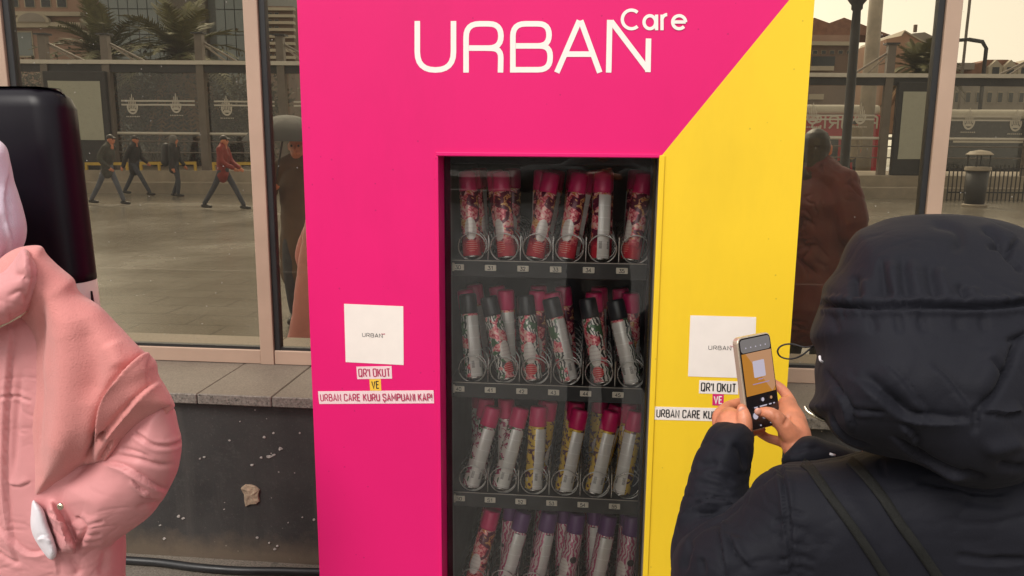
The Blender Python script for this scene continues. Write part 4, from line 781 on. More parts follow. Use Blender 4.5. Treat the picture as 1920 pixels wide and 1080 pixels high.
inflate(acc, [(1334, 794), (1323, 811), (1301, 855), (1290, 886), (1282, 916), (1272, 958), (1265, 997), (1259, 1027), (1259, 1080), (1272, 1150), (1330, 1190), (1400, 1150), (1430, 1040), (1418, 960), (1406, 911), (1408, 891), (1412, 866), (1416, 827), (1413, 810), (1405, 797), (1396, 788), (1373, 785), (1351, 787)], -.475, .062, 62, tilt=(0, -.00042), c=(1340, 800), step=5)
inflate(acc, [(1406, 911), (1421, 893), (1437, 881), (1451, 873), (1471, 866), (1504, 863), (1568, 856), (1650, 840), (1780, 828), (1930, 845), (2060, 880), (2160, 960), (2230, 1100), (2260, 1250), (2200, 1420), (2190, 1600), (1420, 1600), (1400, 1400), (1330, 1270), (1275, 1180), (1256, 1110), (1262, 1045), (1278, 1012), (1296, 999), (1323, 980), (1357, 963), (1380, 944)], -.62, .145, 185, Tb=.13, step=8)
inflate(acc, [(1462, 870), (1465, 852), (1480, 834), (1497, 820), (1512, 815), (1532, 819), (1548, 827), (1600, 845), (1720, 890), (1720, 960), (1600, 940), (1510, 905)], -.50, .05, 45, step=5)
me, co, lap = union(acc, .0038, 5)
nl = [('seam', [(1461, 873), (1470, 905), (1474, 945), (1477, 985), (1482, 1030), (1488, 1080)], 3.5, .006), ('fold', [(1301, 936), (1325, 931), (1359, 938), (1374, 948)], 6, .009), ('fold', [(1268, 992), (1282, 966), (1300, 950), (1330, 941), (1352, 944)], 6, .009), ('crease', [(1308, 964), (1335, 964), (1352, 958)], 4, .008), ('crease', [(1320, 885), (1352, 893), (1380, 905)], 6, .005), ('crease', [(1372, 830), (1392, 850), (1397, 880)], 5, .005), ('crease', [(1330, 830), (1360, 838)], 6, .004), ('crease', [(1306, 870), (1345, 872)], 8, .004), ('crease', [(1302, 905), (1340, 912), (1372, 925)], 6, .004),
      ('fold', [(1362, 1080), (1356, 1035), (1353, 1000), (1358, 970)], 7, .011), ('fold', [(1412, 1069), (1388, 1042), (1370, 1004)], 7, .009), ('crease', [(1280, 1075), (1284, 1040), (1296, 1012)], 6, .006), ('crease', [(1320, 1078), (1310, 1045)], 6, .004),
      ('fold', [(1400, 930), (1380, 952), (1352, 972), (1318, 988), (1296, 1004), (1282, 1030)], 8, .006)]
for v, a in ((955, 38), (972, -30), (985, 36), (1003, -28), (1018, 40), (1040, 48), (1046, -26), (1062, 44), (1075, -30)): u0 = 1476+(v-974)*.12; nl.append(('crease', [(u0, v), (u0+a*.5, v+abs(a)*.12), (u0+a, v+abs(a)*.34)], 2.6, .0045))
nl += [('crease', [(1715, 898), (1780, 908), (1841, 922), (1895, 922)], 6, .007), ('crease', [(1790, 930), (1850, 942), (1900, 944)], 12, .005), ('crease', [(1648, 862), (1655, 880), (1656, 895)], 4, .003), ('crease', [(1500, 1000), (1560, 1030)], 20, .004), ('ridge', [(1560, 900), (1620, 980), (1690, 1075)], 22, .004), ('crease', [(1482, 848), (1510, 840), (1540, 842)], 5, .004), ('seam', [(1800, 1045), (1860, 1052), (1920, 1050)], 5, .004)]
fold(me, nl, 1, lap); puff(me, .004, 14, 4); crinkle(me, .0028, 13, 4, (.6, .6, 1.4)); soft('coat', me, 'navy_puffer', nv_)
acc = ([], [])
inflate(acc, [(1512, 762), (1526, 744), (1529, 725), (1527, 706), (1528, 689), (1533, 672), (1534, 660), (1528, 648), (1520, 638), (1518, 626), (1521, 611), (1529, 589), (1537, 570), (1541, 548), (1544, 532), (1566, 504), (1574, 486), (1583, 464), (1595, 445), (1607, 431), (1632, 421), (1659, 411), (1677, 407), (1711, 402), (1757, 399), (1805, 400), (1853, 407), (1889, 415), (1920, 426), (1960, 446), (2000, 486), (2026, 545), (2040, 620), (2036, 700), (2018, 780), (1985, 850), (1950, 890), (1913, 911), (1877, 916), (1841, 917), (1788, 909), (1770, 899), (1720, 871), (1672, 857), (1624, 846), (1588, 835), (1565, 818), (1555, 805), (1546, 788), (1530, 778)], -.635, .165, 190, Tb=.12, tilt=(0, -.00042), c=(1770, 650), step=6, subdiv=2)
me, co, lap = union(acc, .0033, 6)
hl = [('seam', [(1534, 568), (1570, 574), (1640, 575), (1720, 573), (1800, 575), (1870, 574), (1925, 568), (2030, 560)], 4.5, .011)]
prng = np.random.RandomState(11)
for u in range(1548, 1925, 11):
    for sg in (-1, 1): ln = prng.uniform(9, 30); uu = u+prng.uniform(-4, 4); hl.append(('crease', [(uu, 573+sg*3), (uu+prng.uniform(-4, 4), 573+sg*ln)], prng.uniform(2.2, 3.6), prng.uniform(.001, .0034)))
for u, v0, du in ((1604, 515, 6), (1652, 480, 8), (1692, 478, 12), (1742, 490, 16), (1800, 530, 12)): hl.append(('crease', [(u, v0), (u+du*.3, (v0+565)/2), (u+du, 566)], 8, .006)); hl.append(('ridge', [(u+20, v0+8), (u+20+du*.3, (v0+565)/2), (u+22+du, 562)], 9, .0035))
for u in (1560, 1630, 1680, 1725, 1790, 1840): hl.append(('crease', [(u, 580), (u+4, 600), (u+10, 625)], 7, .0035))
hl += [('crease', [(1740, 418), (1790, 430), (1800, 455), (1785, 475)], 9, .005), ('crease', [(1835, 430), (1862, 442), (1885, 470), (1895, 478)], 6, .007), ('crease', [(1910, 445), (1898, 462), (1893, 480), (1908, 492), (1915, 510)], 4, .009), ('crease', [(1850, 462), (1880, 462), (1895, 475)], 5, .006), ('fold', [(1845, 408), (1880, 430), (1915, 450)], 8, .005),
       ('fold', [(1585, 700), (1625, 722), (1662, 752), (1700, 776), (1750, 784), (1800, 787), (1838, 790)], 11, .012), ('crease', [(1612, 700), (1640, 715), (1672, 745), (1704, 772)], 9, .008), ('fold', [(1655, 680), (1690, 712), (1720, 752), (1745, 776)], 10, .007), ('fold', [(1740, 680), (1775, 712), (1808, 752), (1828, 775)], 12, .007), ('seam', [(1600, 766), (1622, 768), (1655, 766)], 3, .005),
       ('fold', [(1556, 706), (1575, 735), (1592, 758), (1600, 790), (1598, 812)], 8, .008), ('crease', [(1546, 690), (1560, 715), (1580, 742)], 5, .005), ('crease', [(1834, 782), (1842, 757), (1866, 735), (1882, 705), (1895, 680), (1905, 650), (1925, 625)], 5, .013), ('crease', [(1888, 640), (1910, 632), (1930, 622)], 4, .008), ('fold', [(1925, 775), (1880, 778), (1840, 770)], 7, .010), ('crease', [(1850, 672), (1885, 700), (1892, 690)], 5, .006), ('crease', [(1826, 760), (1830, 790), (1826, 815)], 5, .008), ('ridge', [(1860, 640), (1850, 700), (1820, 740)], 20, .006),
       ('fold', [(1686, 788), (1705, 800), (1718, 820), (1722, 838)], 7, .009), ('fold', [(1668, 812), (1700, 832), (1740, 862), (1790, 885), (1830, 892)], 9, .010), ('crease', [(1724, 862), (1762, 884), (1790, 900)], 4, .009), ('crease', [(1806, 884), (1850, 898)], 5, .006), ('crease', [(1870, 870), (1905, 878), (1925, 870)], 7, .006), ('fold', [(1560, 770), (1572, 800), (1596, 824), (1640, 840)], 7, .006), ('ridge', [(1840, 845), (1890, 838), (1925, 825)], 14, .006)]
fold(me, hl, 2, lap); puff(me, .004, 13, 6); crinkle(me, .0010, 12, 6, (1.3, 1.3, .7)); soft('hood', me, 'navy_puffer', nv_)
# drawcord loop, toggle end, zipper teeth, cuff snap
def spline3(P, k=6):
    P = [np.array(p, float) for p in P]; out = []
    for i in range(len(P)-1):
        a, b, c, d = P[max(i-1, 0)], P[i], P[i+1], P[min(i+2, len(P)-1)]
        for j in range(k): t = j/k; out.append(.5*(2*b+(c-a)*t+(2*a-5*b+4*c-d)*t*t+(3*b-a-3*c+d)*t**3))
    return out+[P[-1]]
MB().tube(spline3([A3(1535, 645, -.60), A3(1510, 651, -.585), A3(1485, 645, -.575), A3(1466, 648, -.57), A3(1458, 658, -.57), A3(1464, 669, -.57), A3(1482, 673, -.575), A3(1502, 667, -.585), A3(1522, 652, -.59), A3(1538, 644, -.60)]), .0013, 6).build('drawcord', MATS['cord_black'], nv_, smooth=True)
MB().tube(spline3([A3(1537, 668, -.70), A3(1538, 675, -.705), A3(1543, 679, -.70)]), .0017, 6).build('cord_end', MATS['white_cotton'], nv_, smooth=True)
MB().tube(spline3([A3(1509, 762, -.70), A3(1514, 771, -.705), A3(1528, 780, -.71), A3(1547, 789, -.71)]), .0024, 6).build('zipper', MATS['zipper_metal'], nv_, smooth=True)
MB().tube([A3(1556, 851, -.565), A3(1566, 854, -.565)], .0022, 6).build('snap_button', MATS['white_cotton'], nv_, smooth=True)
# two webbing straps of the bag across the back: ribbons laid on the coat
coatco = [o for o in nv_.children if o.name.startswith('coat')][0]
bag = thing('shoulder_bag', (.52, -.52, .75), 'dark bag with two webbing straps across the black coat', 'bag')
def strap(path, wpx):
    dg = bpy.context.evaluated_depsgraph_get(); me2 = coatco.data; from mathutils.bvhtree import BVHTree
    vv = np.empty(len(me2.vertices)*3); me2.vertices.foreach_get('co', vv); bv = BVHTree.FromPolygons([tuple(x) for x in vv.reshape(-1, 3)], [tuple(p.vertices) for p in me2.polygons])
    P = [np.array([*p, 0.])[:2] for p in path]; Q = spline3([(a, b, 0) for a, b in P], 10); V, Fs = [], []; nq = 5
    for i, q in enumerate(Q):
        t = np.array(Q[min(i+1, len(Q)-1)])-np.array(Q[max(i-1, 0)]); t = t[:2]/np.linalg.norm(t[:2]); n = np.array([-t[1], t[0]])
        row = []
        for j in range(nq):
            p = q[:2]+n*wpx*(j/(nq-1)-.5); d = Vector(ray(*p)).normalized(); h = bv.ray_cast(Vector(CAM), d); row.append((h[0], d) if h[0] is not None else None)
        if any(r is None for r in row): continue
        for hgt in (.0045, -.003):
            for j in range(nq): hp, d = row[j]; V.append(tuple(hp-d*(hgt-(.0012 if j in (0, nq-1) and hgt > 0 else 0))))
    m = len(V)//(2*nq); 
    for i in range(m-1):
        a, b = i*2*nq, (i+1)*2*nq
        for j in range(nq-1): Fs += [(a+j, a+j+1, b+j+1, b+j), (a+nq+j, b+nq+j, b+nq+j+1, a+nq+j+1)]
        Fs += [(a, b, b+nq, a+nq), (a+nq-1, a+2*nq-1, b+2*nq-1, b+nq-1)]
    MB().add(V, Fs).build('strap', MATS['webbing'], bag, smooth=True)
mat('webbing', (.0125, .0125, .0115), .8, Specular_IOR_Level=.2, var=.15, sc=60, bump=.6, bsc=500)
strap([(1504, 866), (1518, 876), (1530, 892), (1560, 935), (1600, 990), (1640, 1050), (1690, 1130), (1740, 1230)], 17); strap([(1592, 862), (1612, 880), (1650, 925), (1690, 985), (1730, 1040), (1790, 1130), (1840, 1220)], 19)
acc = ([], []); _b = atY(1830, 1420, -.72); limb(acc, [_b+np.array([-.12, 0, .02]), _b+np.array([.12, 0, -.02])], [.10, .10], flat=((0, 1, 0), .45)); me, co, lap = union(acc, .008, 2); soft('pouch', me, 'navy_webbing', bag)

# ------------------------------------------------------------------ the phone in both hands
ph = thing('phone', A3(1419, 715, -.415), 'phone held up in both hands, its screen showing the yellow panel', 'phone')
pc = np.array(ph.location); pn = np.array([math.sin(math.radians(36)), -math.cos(math.radians(36)), .22]); pn /= np.linalg.norm(pn); pe = np.cross([0.02, 0, 1.], pn); pe /= np.linalg.norm(pe); pu = np.cross(pn, pe); pu = pu*math.cos(.05)-pe*math.sin(.05); pe = np.cross(pu, pn)
HW, HH, TK = .0375, .0775, .0062
def pp3(a, b, c): return pc+pe*a+pu*b+pn*c
def slab(x0, x1, y0, y1, c0, c1, r=.0, n=5):
    P = rrect(x0, x1, y0, y1, r, n) if r else [(x0, y0), (x1, y0), (x1, y1), (x0, y1)]
    return MB().prism([pp3(a, b, c0) for a, b in P], pn*(c1-c0))
mat('phone_case', (.62, .52, .40), .25, .6, var=.05); t_ = NT('screen_glass'); t_.base((.015, .015, .017), .06, 0)
slab(-HW-.0015, HW+.0015, -HH-.0015, HH+.0015, -TK, TK, .010).build('case', MATS['phone_case'], ph, bevel=.0022, seg=3, smooth=False)
slab(-HW+.0008, HW-.0008, -HH+.0008, HH-.0008, TK, TK+.0006, .009).build('screen', MATS['screen_glass'], ph)
emat('scr_orange', (.55, .22, .02), .36); emat('scr_peach', (.58, .30, .15), .36); emat('scr_white', (.62, .56, .66), .36); emat('scr_grey', (.16, .145, .14), .5); emat('scr_lilac', (.4, .3, .5), .36)
scr = [o for o in ph.children if o.name.startswith('screen')][0]; z = TK+.0009
slab(-.0345, .0345, .052, .0745, z, z+.0002, .006).build('status_bar', MATS['scr_grey'], scr); slab(-.0345, .0345, -.020, .0505, z, z+.0002).build('viewfinder', MATS['scr_orange'], scr)
MB().prism([pp3(*p, z+.0004) for p in ((-.026, .0505), (.0345, .0505), (.0345, -.012), (.026, -.020))], pn*.0002).build('viewfinder', MATS['scr_peach'], scr)  # paler slanted band: a beam of reflection painted into the screen colour
slab(-.0125, .0145, .008, .036, z+.0009, z+.0011, .002).build('preview_card', MATS['scr_white'], scr)
for (a, b, c, d) in ((-.004, .007, .0035, .0050), (-.018, .021, -.003, -.0015)): slab(a, b, c, d, z+.0009, z+.0011).build('preview_line', MATS['scr_lilac'], scr)
def dot(x, y, r, m, name): slab(x-r, x+r, y-r, y+r, z+.0012, z+.0014, r*.99, 6).build(name, MATS[m], scr)
dot(0, -.030, .0032, 'scr_white', 'icon'); dot(.02, -.030, .0026, 'scr_peach', 'icon'); dot(0, -.054, .0082, 'scr_white', 'shutter_button'); dot(-.021, -.054, .0058, 'scr_white', 'icon'); dot(.021, -.054, .0058, 'scr_grey', 'icon'); dot(-.012, -.0715, .0013, 'scr_white', 'icon'); dot(.012, -.0715, .0013, 'scr_white', 'icon')
for k in range(5): dot(-.024+k*.0115, .060, .0012, 'scr_white', 'icon')
for x0, x1 in ((-.022, -.014), (-.009, .008), (.013, .019), (.023, .027)): slab(x0, x1, -.0415, -.0395, z+.0012, z+.0014, .0009).build('mode_label', MATS['scr_white'], scr)

# ------------------------------------------------------------------ the street behind the camera, seen mirrored in the windows
SB = -.1                                                     # the tram platform runs at a slight angle to the shop front
RF = lambda u, v, a: refl(u, v, a, SB)
def reflZ(u, v, Z=0.):
    d = ray(u, v); p = CAM+d*((YG-CAM[1])/d[1]); d = d*np.array([1, -1, 1.]); return p+d*((Z-p[2])/d[2])
DIRX = Vector((1, SB, 0)).normalized(); DIRY = Vector((SB, -1, 0)).normalized()      # along the platform, away from the shop
mat('concrete', (.30, .255, .20), .6, var=.2, sc=2, bump=.2, bsc=30); mat('shelter_metal', (.17, .145, .125), .45, .3, var=.12, sc=4); mat('white_metal', (.62, .58, .52), .4, var=.06); mat('dark_metal', (.03, .03, .032), .5, var=.2)
mat('poster_blank', (.40, .40, .33), .3, var=.04); mat('yellow_rail', (.55, .36, .05), .5, var=.15); mat('emblem_white', (.6, .56, .5), .6, var=.05); mat('palm_leaf', (.13, .125, .055), .6, var=.4, sc=3); mat('palm_trunk', (.12, .08, .05), .9, var=.3, sc=12, bump=.6, bsc=20); mat('palm_dry', (.22, .12, .05), .8, var=.3, sc=6)
mat('leaf_brown', (.07, .062, .030), .7, var=.5, sc=4); mat('bark', (.08, .06, .045), .9, var=.3, sc=12, bump=.5, bsc=30)
mat('facade_pink', (.34, .22, .17), .8, var=.12, sc=.6); mat('facade_grey', (.30, .27, .24), .8, var=.12, sc=.6); mat('facade_brown', (.19, .13, .10), .8, var=.15, sc=.6); mat('facade_cream', (.45, .40, .32), .8, var=.1, sc=.6); mat('facade_salmon', (.42, .25, .17), .8, var=.08, sc=.8); mat('roof_tile', (.24, .12, .08), .8, var=.2, sc=3); mat('window_dark', (.03, .035, .04), .12, var=.2); mat('tower_panel', (.20, .23, .24), .18, .2, var=.1, sc=.3); mat('tower_joint', (.10, .11, .11), .5); mat('tower_brown', (.11, .095, .08), .5, var=.08)
mat('bus_red', (.42, .02, .04), .3, var=.08); mat('bus_white', (.62, .58, .52), .3, var=.06); mat('bus_dark', (.035, .035, .04), .25, var=.2); mat('tyre', (.015, .015, .015), .8); mat('coat_black', (.018, .017, .017), .7, var=.2); mat('coat_red', (.22, .022, .016), .65, var=.2, sc=9); mat('coat_wine', (.075, .004, .005), .6, var=.2, sc=6); mat('coat_brown', (.10, .062, .038), .75, var=.2); mat('coat_cream', (.42, .36, .27), .8, var=.1); mat('coat_green', (.05, .05, .04), .8, var=.2); mat('jeans_blue', (.09, .10, .13), .8, var=.2); mat('coat_grey', (.14, .13, .12), .8, var=.15)
def shelter_glass():
    t = NT('shelter_glass'); t.n.remove(t.b); g = t.new('ShaderNodeBsdfGlossy'); g.inputs['Roughness'].default_value = .03; tr = t.new('ShaderNodeBsdfTransparent'); tr.inputs['Color'].default_value = (.86, .84, .77, 1); mx = t.new('ShaderNodeMixShader'); mx.inputs[0].default_value = .09; t.l.new(tr.outputs[0], mx.inputs[1]); t.l.new(g.outputs[0], mx.inputs[2]); t.l.new(mx.outputs[0], t.out.inputs[0])
shelter_glass()
def onl(x, a, off=0.): return Vector((x, a+SB*x-off, 0.))
def strip(x0, x1, a0, a1, z0, z1):                           # long box parallel to the platform
    A, B = onl(x0, a0), onl(x1, a0); C, D = onl(x1, a1), onl(x0, a1); up = Vector((0, 0, z1-z0)); return MB().prism([p+Vector((0, 0, z0)) for p in (A, B, C, D)], up)
z1 = float(RF(300, 343, -19.9)[2]); z2 = float(RF(300, 320, -20.7)[2])
o = MB(); 
for (a0, za, zb) in ((-19.9, -.05, z1), (-20.7, -.05, z2)): o.add(*(lambda m: (m.v, m.f))(strip(-70, 70, a0, -25.5 if a0 < -20 else -20.699, za, zb)))
o.build('platform', MATS['concrete'], kind='structure')
def emblem(mb, c, s):                                        # round crest: oval ring, minaret-like bars and a dome base
    def q(a, b): return c+DIRX*a*s+Vector((0, 0, b*s))
    n = 22
    for i in range(n):
        if not (.16 < i/n < .34) or True:
            a0, a1 = 2*math.pi*i/n, 2*math.pi*(i+1)/n
            if math.sin((a0+a1)/2) < .35: mb.add([q(.42*math.cos(a0), .55*math.sin(a0)), q(.42*math.cos(a1), .55*math.sin(a1)), q(.30*math.cos(a1), .42*math.sin(a1)), q(.30*math.cos(a0), .42*math.sin(a0))], [(0, 1, 2, 3)])
    for x, h in ((-.24, .45), (-.12, .72), (0., .95), (.12, .72), (.24, .45)): mb.add([q(x-.04, -.1), q(x+.04, -.1), q(x+.035, h-.1), q(x, h), q(x-.035, h-.1)], [(0, 1, 2, 3, 4)])
    mb.add([q(-.28, -.32), q(.28, -.32), q(.2, -.12), q(-.2, -.12)], [(0, 1, 2, 3)])
    for k in range(8): mb.add([q(-.5+k*.13, -.76), q(-.42+k*.13, -.76), q(-.42+k*.13, -.68), q(-.5+k*.13, -.68)], [(0, 1, 2, 3)])
AS = -21.4
def shelter(label, ps, roofv, u0, u1, ads, embs, ztop):
    z0 = z2; zr = float(RF(ps[0][0], roofv, AS)[2]); x0, x1 = float(RF(u0, roofv, AS)[0]), float(RF(u1, roofv, AS)[0]); c = onl((x0+x1)/2, AS); e = thing('tram_shelter', (c.x, c.y, z0), label, 'shelter', 'tram shelters across the square')
    strip(x0, x1, AS+.25, AS+.2, zr-.02, zr+.10).build('roof_edge', MATS['white_metal'], e); strip(x0, x1, AS+.19, AS-2.6, zr-.02, zr+.04).build('roof', MATS['white_metal'], e); strip(x0, x1, AS+.15, AS+.05, zr-.26, zr-.03).build('fascia', MATS['dark_metal'], e)
    px = []
    for u, vt in ps:
        t = RF(u, vt, AS+.1); x = float(t[0]); px.append(x); b = onl(x, AS+.1); MB().beam((b.x, b.y, z0), (b.x, b.y, float(t[2])), .24, .2, (0, 1, 0)).build('post', MATS['shelter_metal'], e); MB().beam((b.x, b.y, float(t[2])+.001), (b.x, b.y, float(t[2])+.05), .40, .34, (0, 1, 0)).build('post_cap', MATS['dark_metal'], e)
        sg = ztop; q = b+DIRX*(1.05*sg); MB().tube([(b.x, b.y, float(t[2])-.18), (q.x, q.y-.6, zr+.05)], .035, 6).build('tie_rod', MATS['shelter_metal'], e); q = b+DIRX*(.4*sg); MB().tube([(b.x, b.y, float(t[2])-.22), (q.x, q.y-1.4, zr+.05)], .03, 6).build('tie_rod', MATS['shelter_metal'], e)
    zg = zr-.27; edges = sorted(px+[x0, x1])
    for a, b in zip(edges, edges[1:]):
        if b-a < .5: continue
        P = [onl(a+.14, AS)+Vector((0, 0, z0+.25)), onl(b-.14, AS)+Vector((0, 0, z0+.25)), onl(b-.14, AS)+Vector((0, 0, zg)), onl(a+.14, AS)+Vector((0, 0, zg))]; MB().add(P, [(0, 1, 2, 3)]).build('glass_panel', MATS['shelter_glass'], e)
        zh = float(RF(300, 250, AS)[2]); p, q = onl(a+.13, AS+.05), onl(b-.13, AS+.05); MB().tube([(p.x, p.y, zh), (q.x, q.y, zh)], .045, 6).build('handrail', MATS['white_metal'], e)
        for dz in (.55, .9): MB().tube([(p.x, p.y, z0+dz), (q.x, q.y, z0+dz)], .02, 6).build('lower_rail', MATS['shelter_metal'], e)
        zl = float(RF(300, 198, AS)[2]) if ztop > 0 else float(RF(1700, 226, AS)[2])
        for dz in (0, .12): MB().prism([onl(a+.3, AS+.012)+Vector((0, 0, zl+dz)), onl(b-.3, AS+.012)+Vector((0, 0, zl+dz)), onl(b-.3, AS+.012)+Vector((0, 0, zl+dz+.05)), onl(a+.3, AS+.012)+Vector((0, 0, zl+dz+.05))], (0, -.006, 0)).build('glass_stripe', MATS['emblem_white'], e)
    for k, (u, v) in enumerate(embs): mb = MB(); p = RF(u, v, AS+.03); emblem(mb, Vector(p), .42 if ztop > 0 else .46); mb.build('emblem', MATS['emblem_white'], e)
    for (ua, ub, va, vb) in ads:
        p, q = RF(ua, vb, AS+.35), RF(ub, va, AS+.35); a = thing('poster_case', (float(p[0]), float(p[1]), z0), 'blank poster case standing in the %s shelter' % ('left' if ztop > 0 else 'right'), 'poster case', 'poster cases'); strip(float(p[0])-.16, float(q[0])+.16, AS+.34, AS+.10, z0, float(q[2])+.30).build('case', MATS['dark_metal'], a, bevel=.03); strip(float(p[0]), float(q[0]), AS+.36, AS+.342, float(p[2]), float(q[2])).build('poster', MATS['poster_blank'], a)
    return e
shelter('tram shelter with four grey posts beside the palms, left of the machine', [(80, 66), (196, 66), (373, 64), (525, 68)], 119, -60, 640, [(100, 187, 152, 262)], [(248, 200), (330, 198), (425, 203)], 1)
shelter('tram shelter at the far right, in front of the red bus', [(1410, 78), (1672, 84), (1950, 92)], 143, 1380, 2250, [(1683, 1742, 172, 298)], [(1524, 218), (1613, 218), (1817, 228), (1905, 231)], -1)
def low_rail(label, u0, u1, v, n):
    p, q = RF(u0, v, -20.95), RF(u1, v, -20.95); e = thing('guard_rail', (float(p[0]), float(p[1]), z2), label, 'rail', 'yellow guard rails'); MB().beam(p, q, .07, .09).build('bar', MATS['yellow_rail'], e)
    for k in range(n): c = p+(q-p)*(k+.05)/(n-.9); MB().beam((c[0], c[1], z2), (c[0], c[1], float(c[2])-.045), .07, .07, (0, 1, 0)).build('leg', MATS['yellow_rail'], e)
low_rail('low yellow guard rail at the left shelter, between poster and posts', 262, 368, 306, 4); low_rail('low yellow guard rail in front of left shelter behind walkers', 160, 240, 307, 3); low_rail('low yellow guard rail right of the red jacket walker', 398, 500, 307, 3); low_rail('low yellow guard rail under the right poster case', 1600, 1728, 334, 4); low_rail('low yellow guard rail behind the litter bin', 1778, 1935, 335, 4)
# iron fence beside the bin
p, q = RF(1775, 372, -19.2), RF(1940, 376, -19.2); fe = thing('iron_fence', (float(p[0]), float(p[1]), 0), 'low dark iron picket fence behind the litter bin', 'fence')
for zz in (.25, .95): MB().beam((p[0], p[1], zz), (q[0], q[1], zz), .03, .04).build('rail', MATS['dark_metal'], fe)
for k in range(22): c = p+(q-p)*k/21; MB().beam((c[0], c[1], 0), (c[0], c[1], 1.05), .025, .025, (0, 1, 0)).build('picket', MATS['dark_metal'], fe)
# litter bin
bp = reflZ(1826, 388); s_ = abs(float((reflZ(1851, 388)-reflZ(1802, 388))[0])); lb = thing('litter_bin', (bp[0], bp[1], 0), 'round dark litter bin with pale rim and lid on posts', 'bin'); r_ = s_*.40
MB().lathe((bp[0], bp[1], 0), [(r_*1.05, 0), (r_*1.08, .06), (r_*.95, .08)], 20).build('base', MATS['concrete'], lb, smooth=False); MB().lathe((bp[0], bp[1], 0), [(r_*.82, .081), (r_*.98, .95)], 20).build('drum', MATS['dark_metal'], lb, smooth=True); MB().lathe((bp[0], bp[1], 0), [(r_*1.02, .951), (r_*1.12, .97), (r_*1.1, 1.05), (r_, 1.06)], 20).build('rim', MATS['concrete'], lb); MB().lathe((bp[0], bp[1], 0), [(r_*1.05, 1.36), (r_*1.15, 1.38), (r_*.8, 1.46), (r_*.1, 1.5)], 20).build('lid', MATS['concrete'], lb)
for k in range(4): a = k*math.pi/2+.6; MB().tube([(bp[0]+r_*.9*math.cos(a), bp[1]+r_*.9*math.sin(a), 1.0), (bp[0]+r_*.9*math.cos(a), bp[1]+r_*.9*math.sin(a), 1.37)], .02, 6).build('lid_post', MATS['dark_metal'], lb)
# lamp posts and the concrete mast
def rz(u, v, Y): return refl(u, v, Y, 0.)
p = rz(1584, 300, -6.5); lt = rz(1590, 2, -6.5); lm = thing('lamp_post', (p[0], p[1], 0), 'black cast iron lamp post nearest the windows, right of the machine', 'lamp post')
MB().lathe((p[0], p[1], 0), [(.13, 0), (.13, .25), (.09, .3), (.075, .9), (.06, 1.0), (.058, 3.0), (.05, float(lt[2])-.12), (.07, float(lt[2])-.1), (.07, float(lt[2])-.05), (.11, float(lt[2])), (.14, float(lt[2])+.05), (.06, float(lt[2])+.09), (.045, float(lt[2])+.7)], 14).build('column', MATS['dark_metal'], lm, smooth=True); MB().lathe((p[0], p[1], float(lt[2])+.7), [(.06, 0), (.16, .12), (.17, .4), (.05, .5)], 14).build('lantern', MATS['white_metal'], lm, smooth=True)
p = RF(1622, 250, -26.5); pt = RF(1628, 0, -26.5); ms = thing('mast', (p[0], p[1], 0), 'thick pale concrete mast behind the right shelter', 'mast'); MB().lathe((p[0], p[1], 0), [(.30, 0), (.27, 4), (.22, float(pt[2])+3)], 16).build('shaft', MATS['concrete'], ms, smooth=True); MB().lathe((p[0], p[1], float(pt[2])+3), [(.5, 0), (.5, .3), (.1, .5)], 16).build('lamp_ring', MATS['dark_metal'], ms)
p = RF(1843, 150, -33); tp = RF(1846, 78, -33); l2 = thing('lamp_post', (p[0], p[1], 0), 'slim grey street lamp with short curved arm above distant roofs', 'lamp post'); MB().tube([(p[0], p[1], 0), (p[0], p[1], float(tp[2])-.3), (p[0]-.2, p[1], float(tp[2])), (p[0]-.8, p[1], float(tp[2])+.1)], .09, 8).build('pole', MATS['dark_metal'], l2, smooth=True); MB().beam((p[0]-.75, p[1], float(tp[2])+.1), (p[0]-1.3, p[1], float(tp[2])+.06), .25, .14).build('lamp_head', MATS['dark_metal'], l2, bevel=.03)
p = RF(1812, 60, -36); l3 = thing('flag_pole', (p[0], p[1], 0), 'thin tall pole left of the slim street lamp', 'pole'); MB().tube([(p[0], p[1], 0), (p[0], p[1], 16)], .07, 8).build('pole', MATS['shelter_metal'], l3)
# palms
def palm(label, u, v, a, rad, seed, n=46):
    rng = np.random.RandomState(seed); c = RF(u, v, a); e = thing('palm_tree', (c[0], c[1], 0), label, 'palm', 'palms behind the shelters'); cz = float(c[2])
    prof = [(.34, 0)]+[(.30+.03*(k % 2), .2+k*(cz-.5)/14) for k in range(15)]+[(.38, cz-.1)]; MB().lathe((c[0], c[1], 0), prof, 12).build('trunk', MATS['palm_trunk'], e)
    for dry in (False, True):
        mb = MB()
        for i in range(n if not dry else 14):
            az = rng.uniform(0, 2*math.pi); el = rng.uniform(-.15, 1.35) if not dry else rng.uniform(-.8, -.3); L = rad*rng.uniform(.85, 1.15)*(.75 if dry else 1); d = np.array([math.cos(az)*math.cos(el), math.sin(az)*math.cos(el), math.sin(el)]); P = []
            for k in range(9): t = k/8; P.append(c+d*L*t+np.array([0, 0, -.55*L*t*t*(1.1-.4*el)]))
            mb.tube(P, [.035*(1-.8*k/8)+.004 for k in range(9)], 4)
            for k in range(1, 30):
                t = k/29*8; i0 = min(int(t), 7); q = P[i0]+(P[i0+1]-P[i0])*(t-i0); tg = P[i0+1]-P[i0]; tg = tg/np.linalg.norm(tg); sd_ = np.cross(tg, [0, 0, 1.]); sd_ /= np.linalg.norm(sd_)+1e-6; ll = L*.20*math.sin(math.pi*min(1, .15+.85*k/29))+.06
                for sg in (-1, 1):
                    tip = q+sd_*sg*ll*.8+tg*ll*.55+np.array([0, 0, .10*ll-rng.uniform(0, .25)*ll]); w = tg*.05; mb.add([q-w, q+w, tip], [(0, 1, 2)])
        mb.build('crown' if not dry else 'dry_skirt', MATS['palm_leaf' if not dry else 'palm_dry'], e)
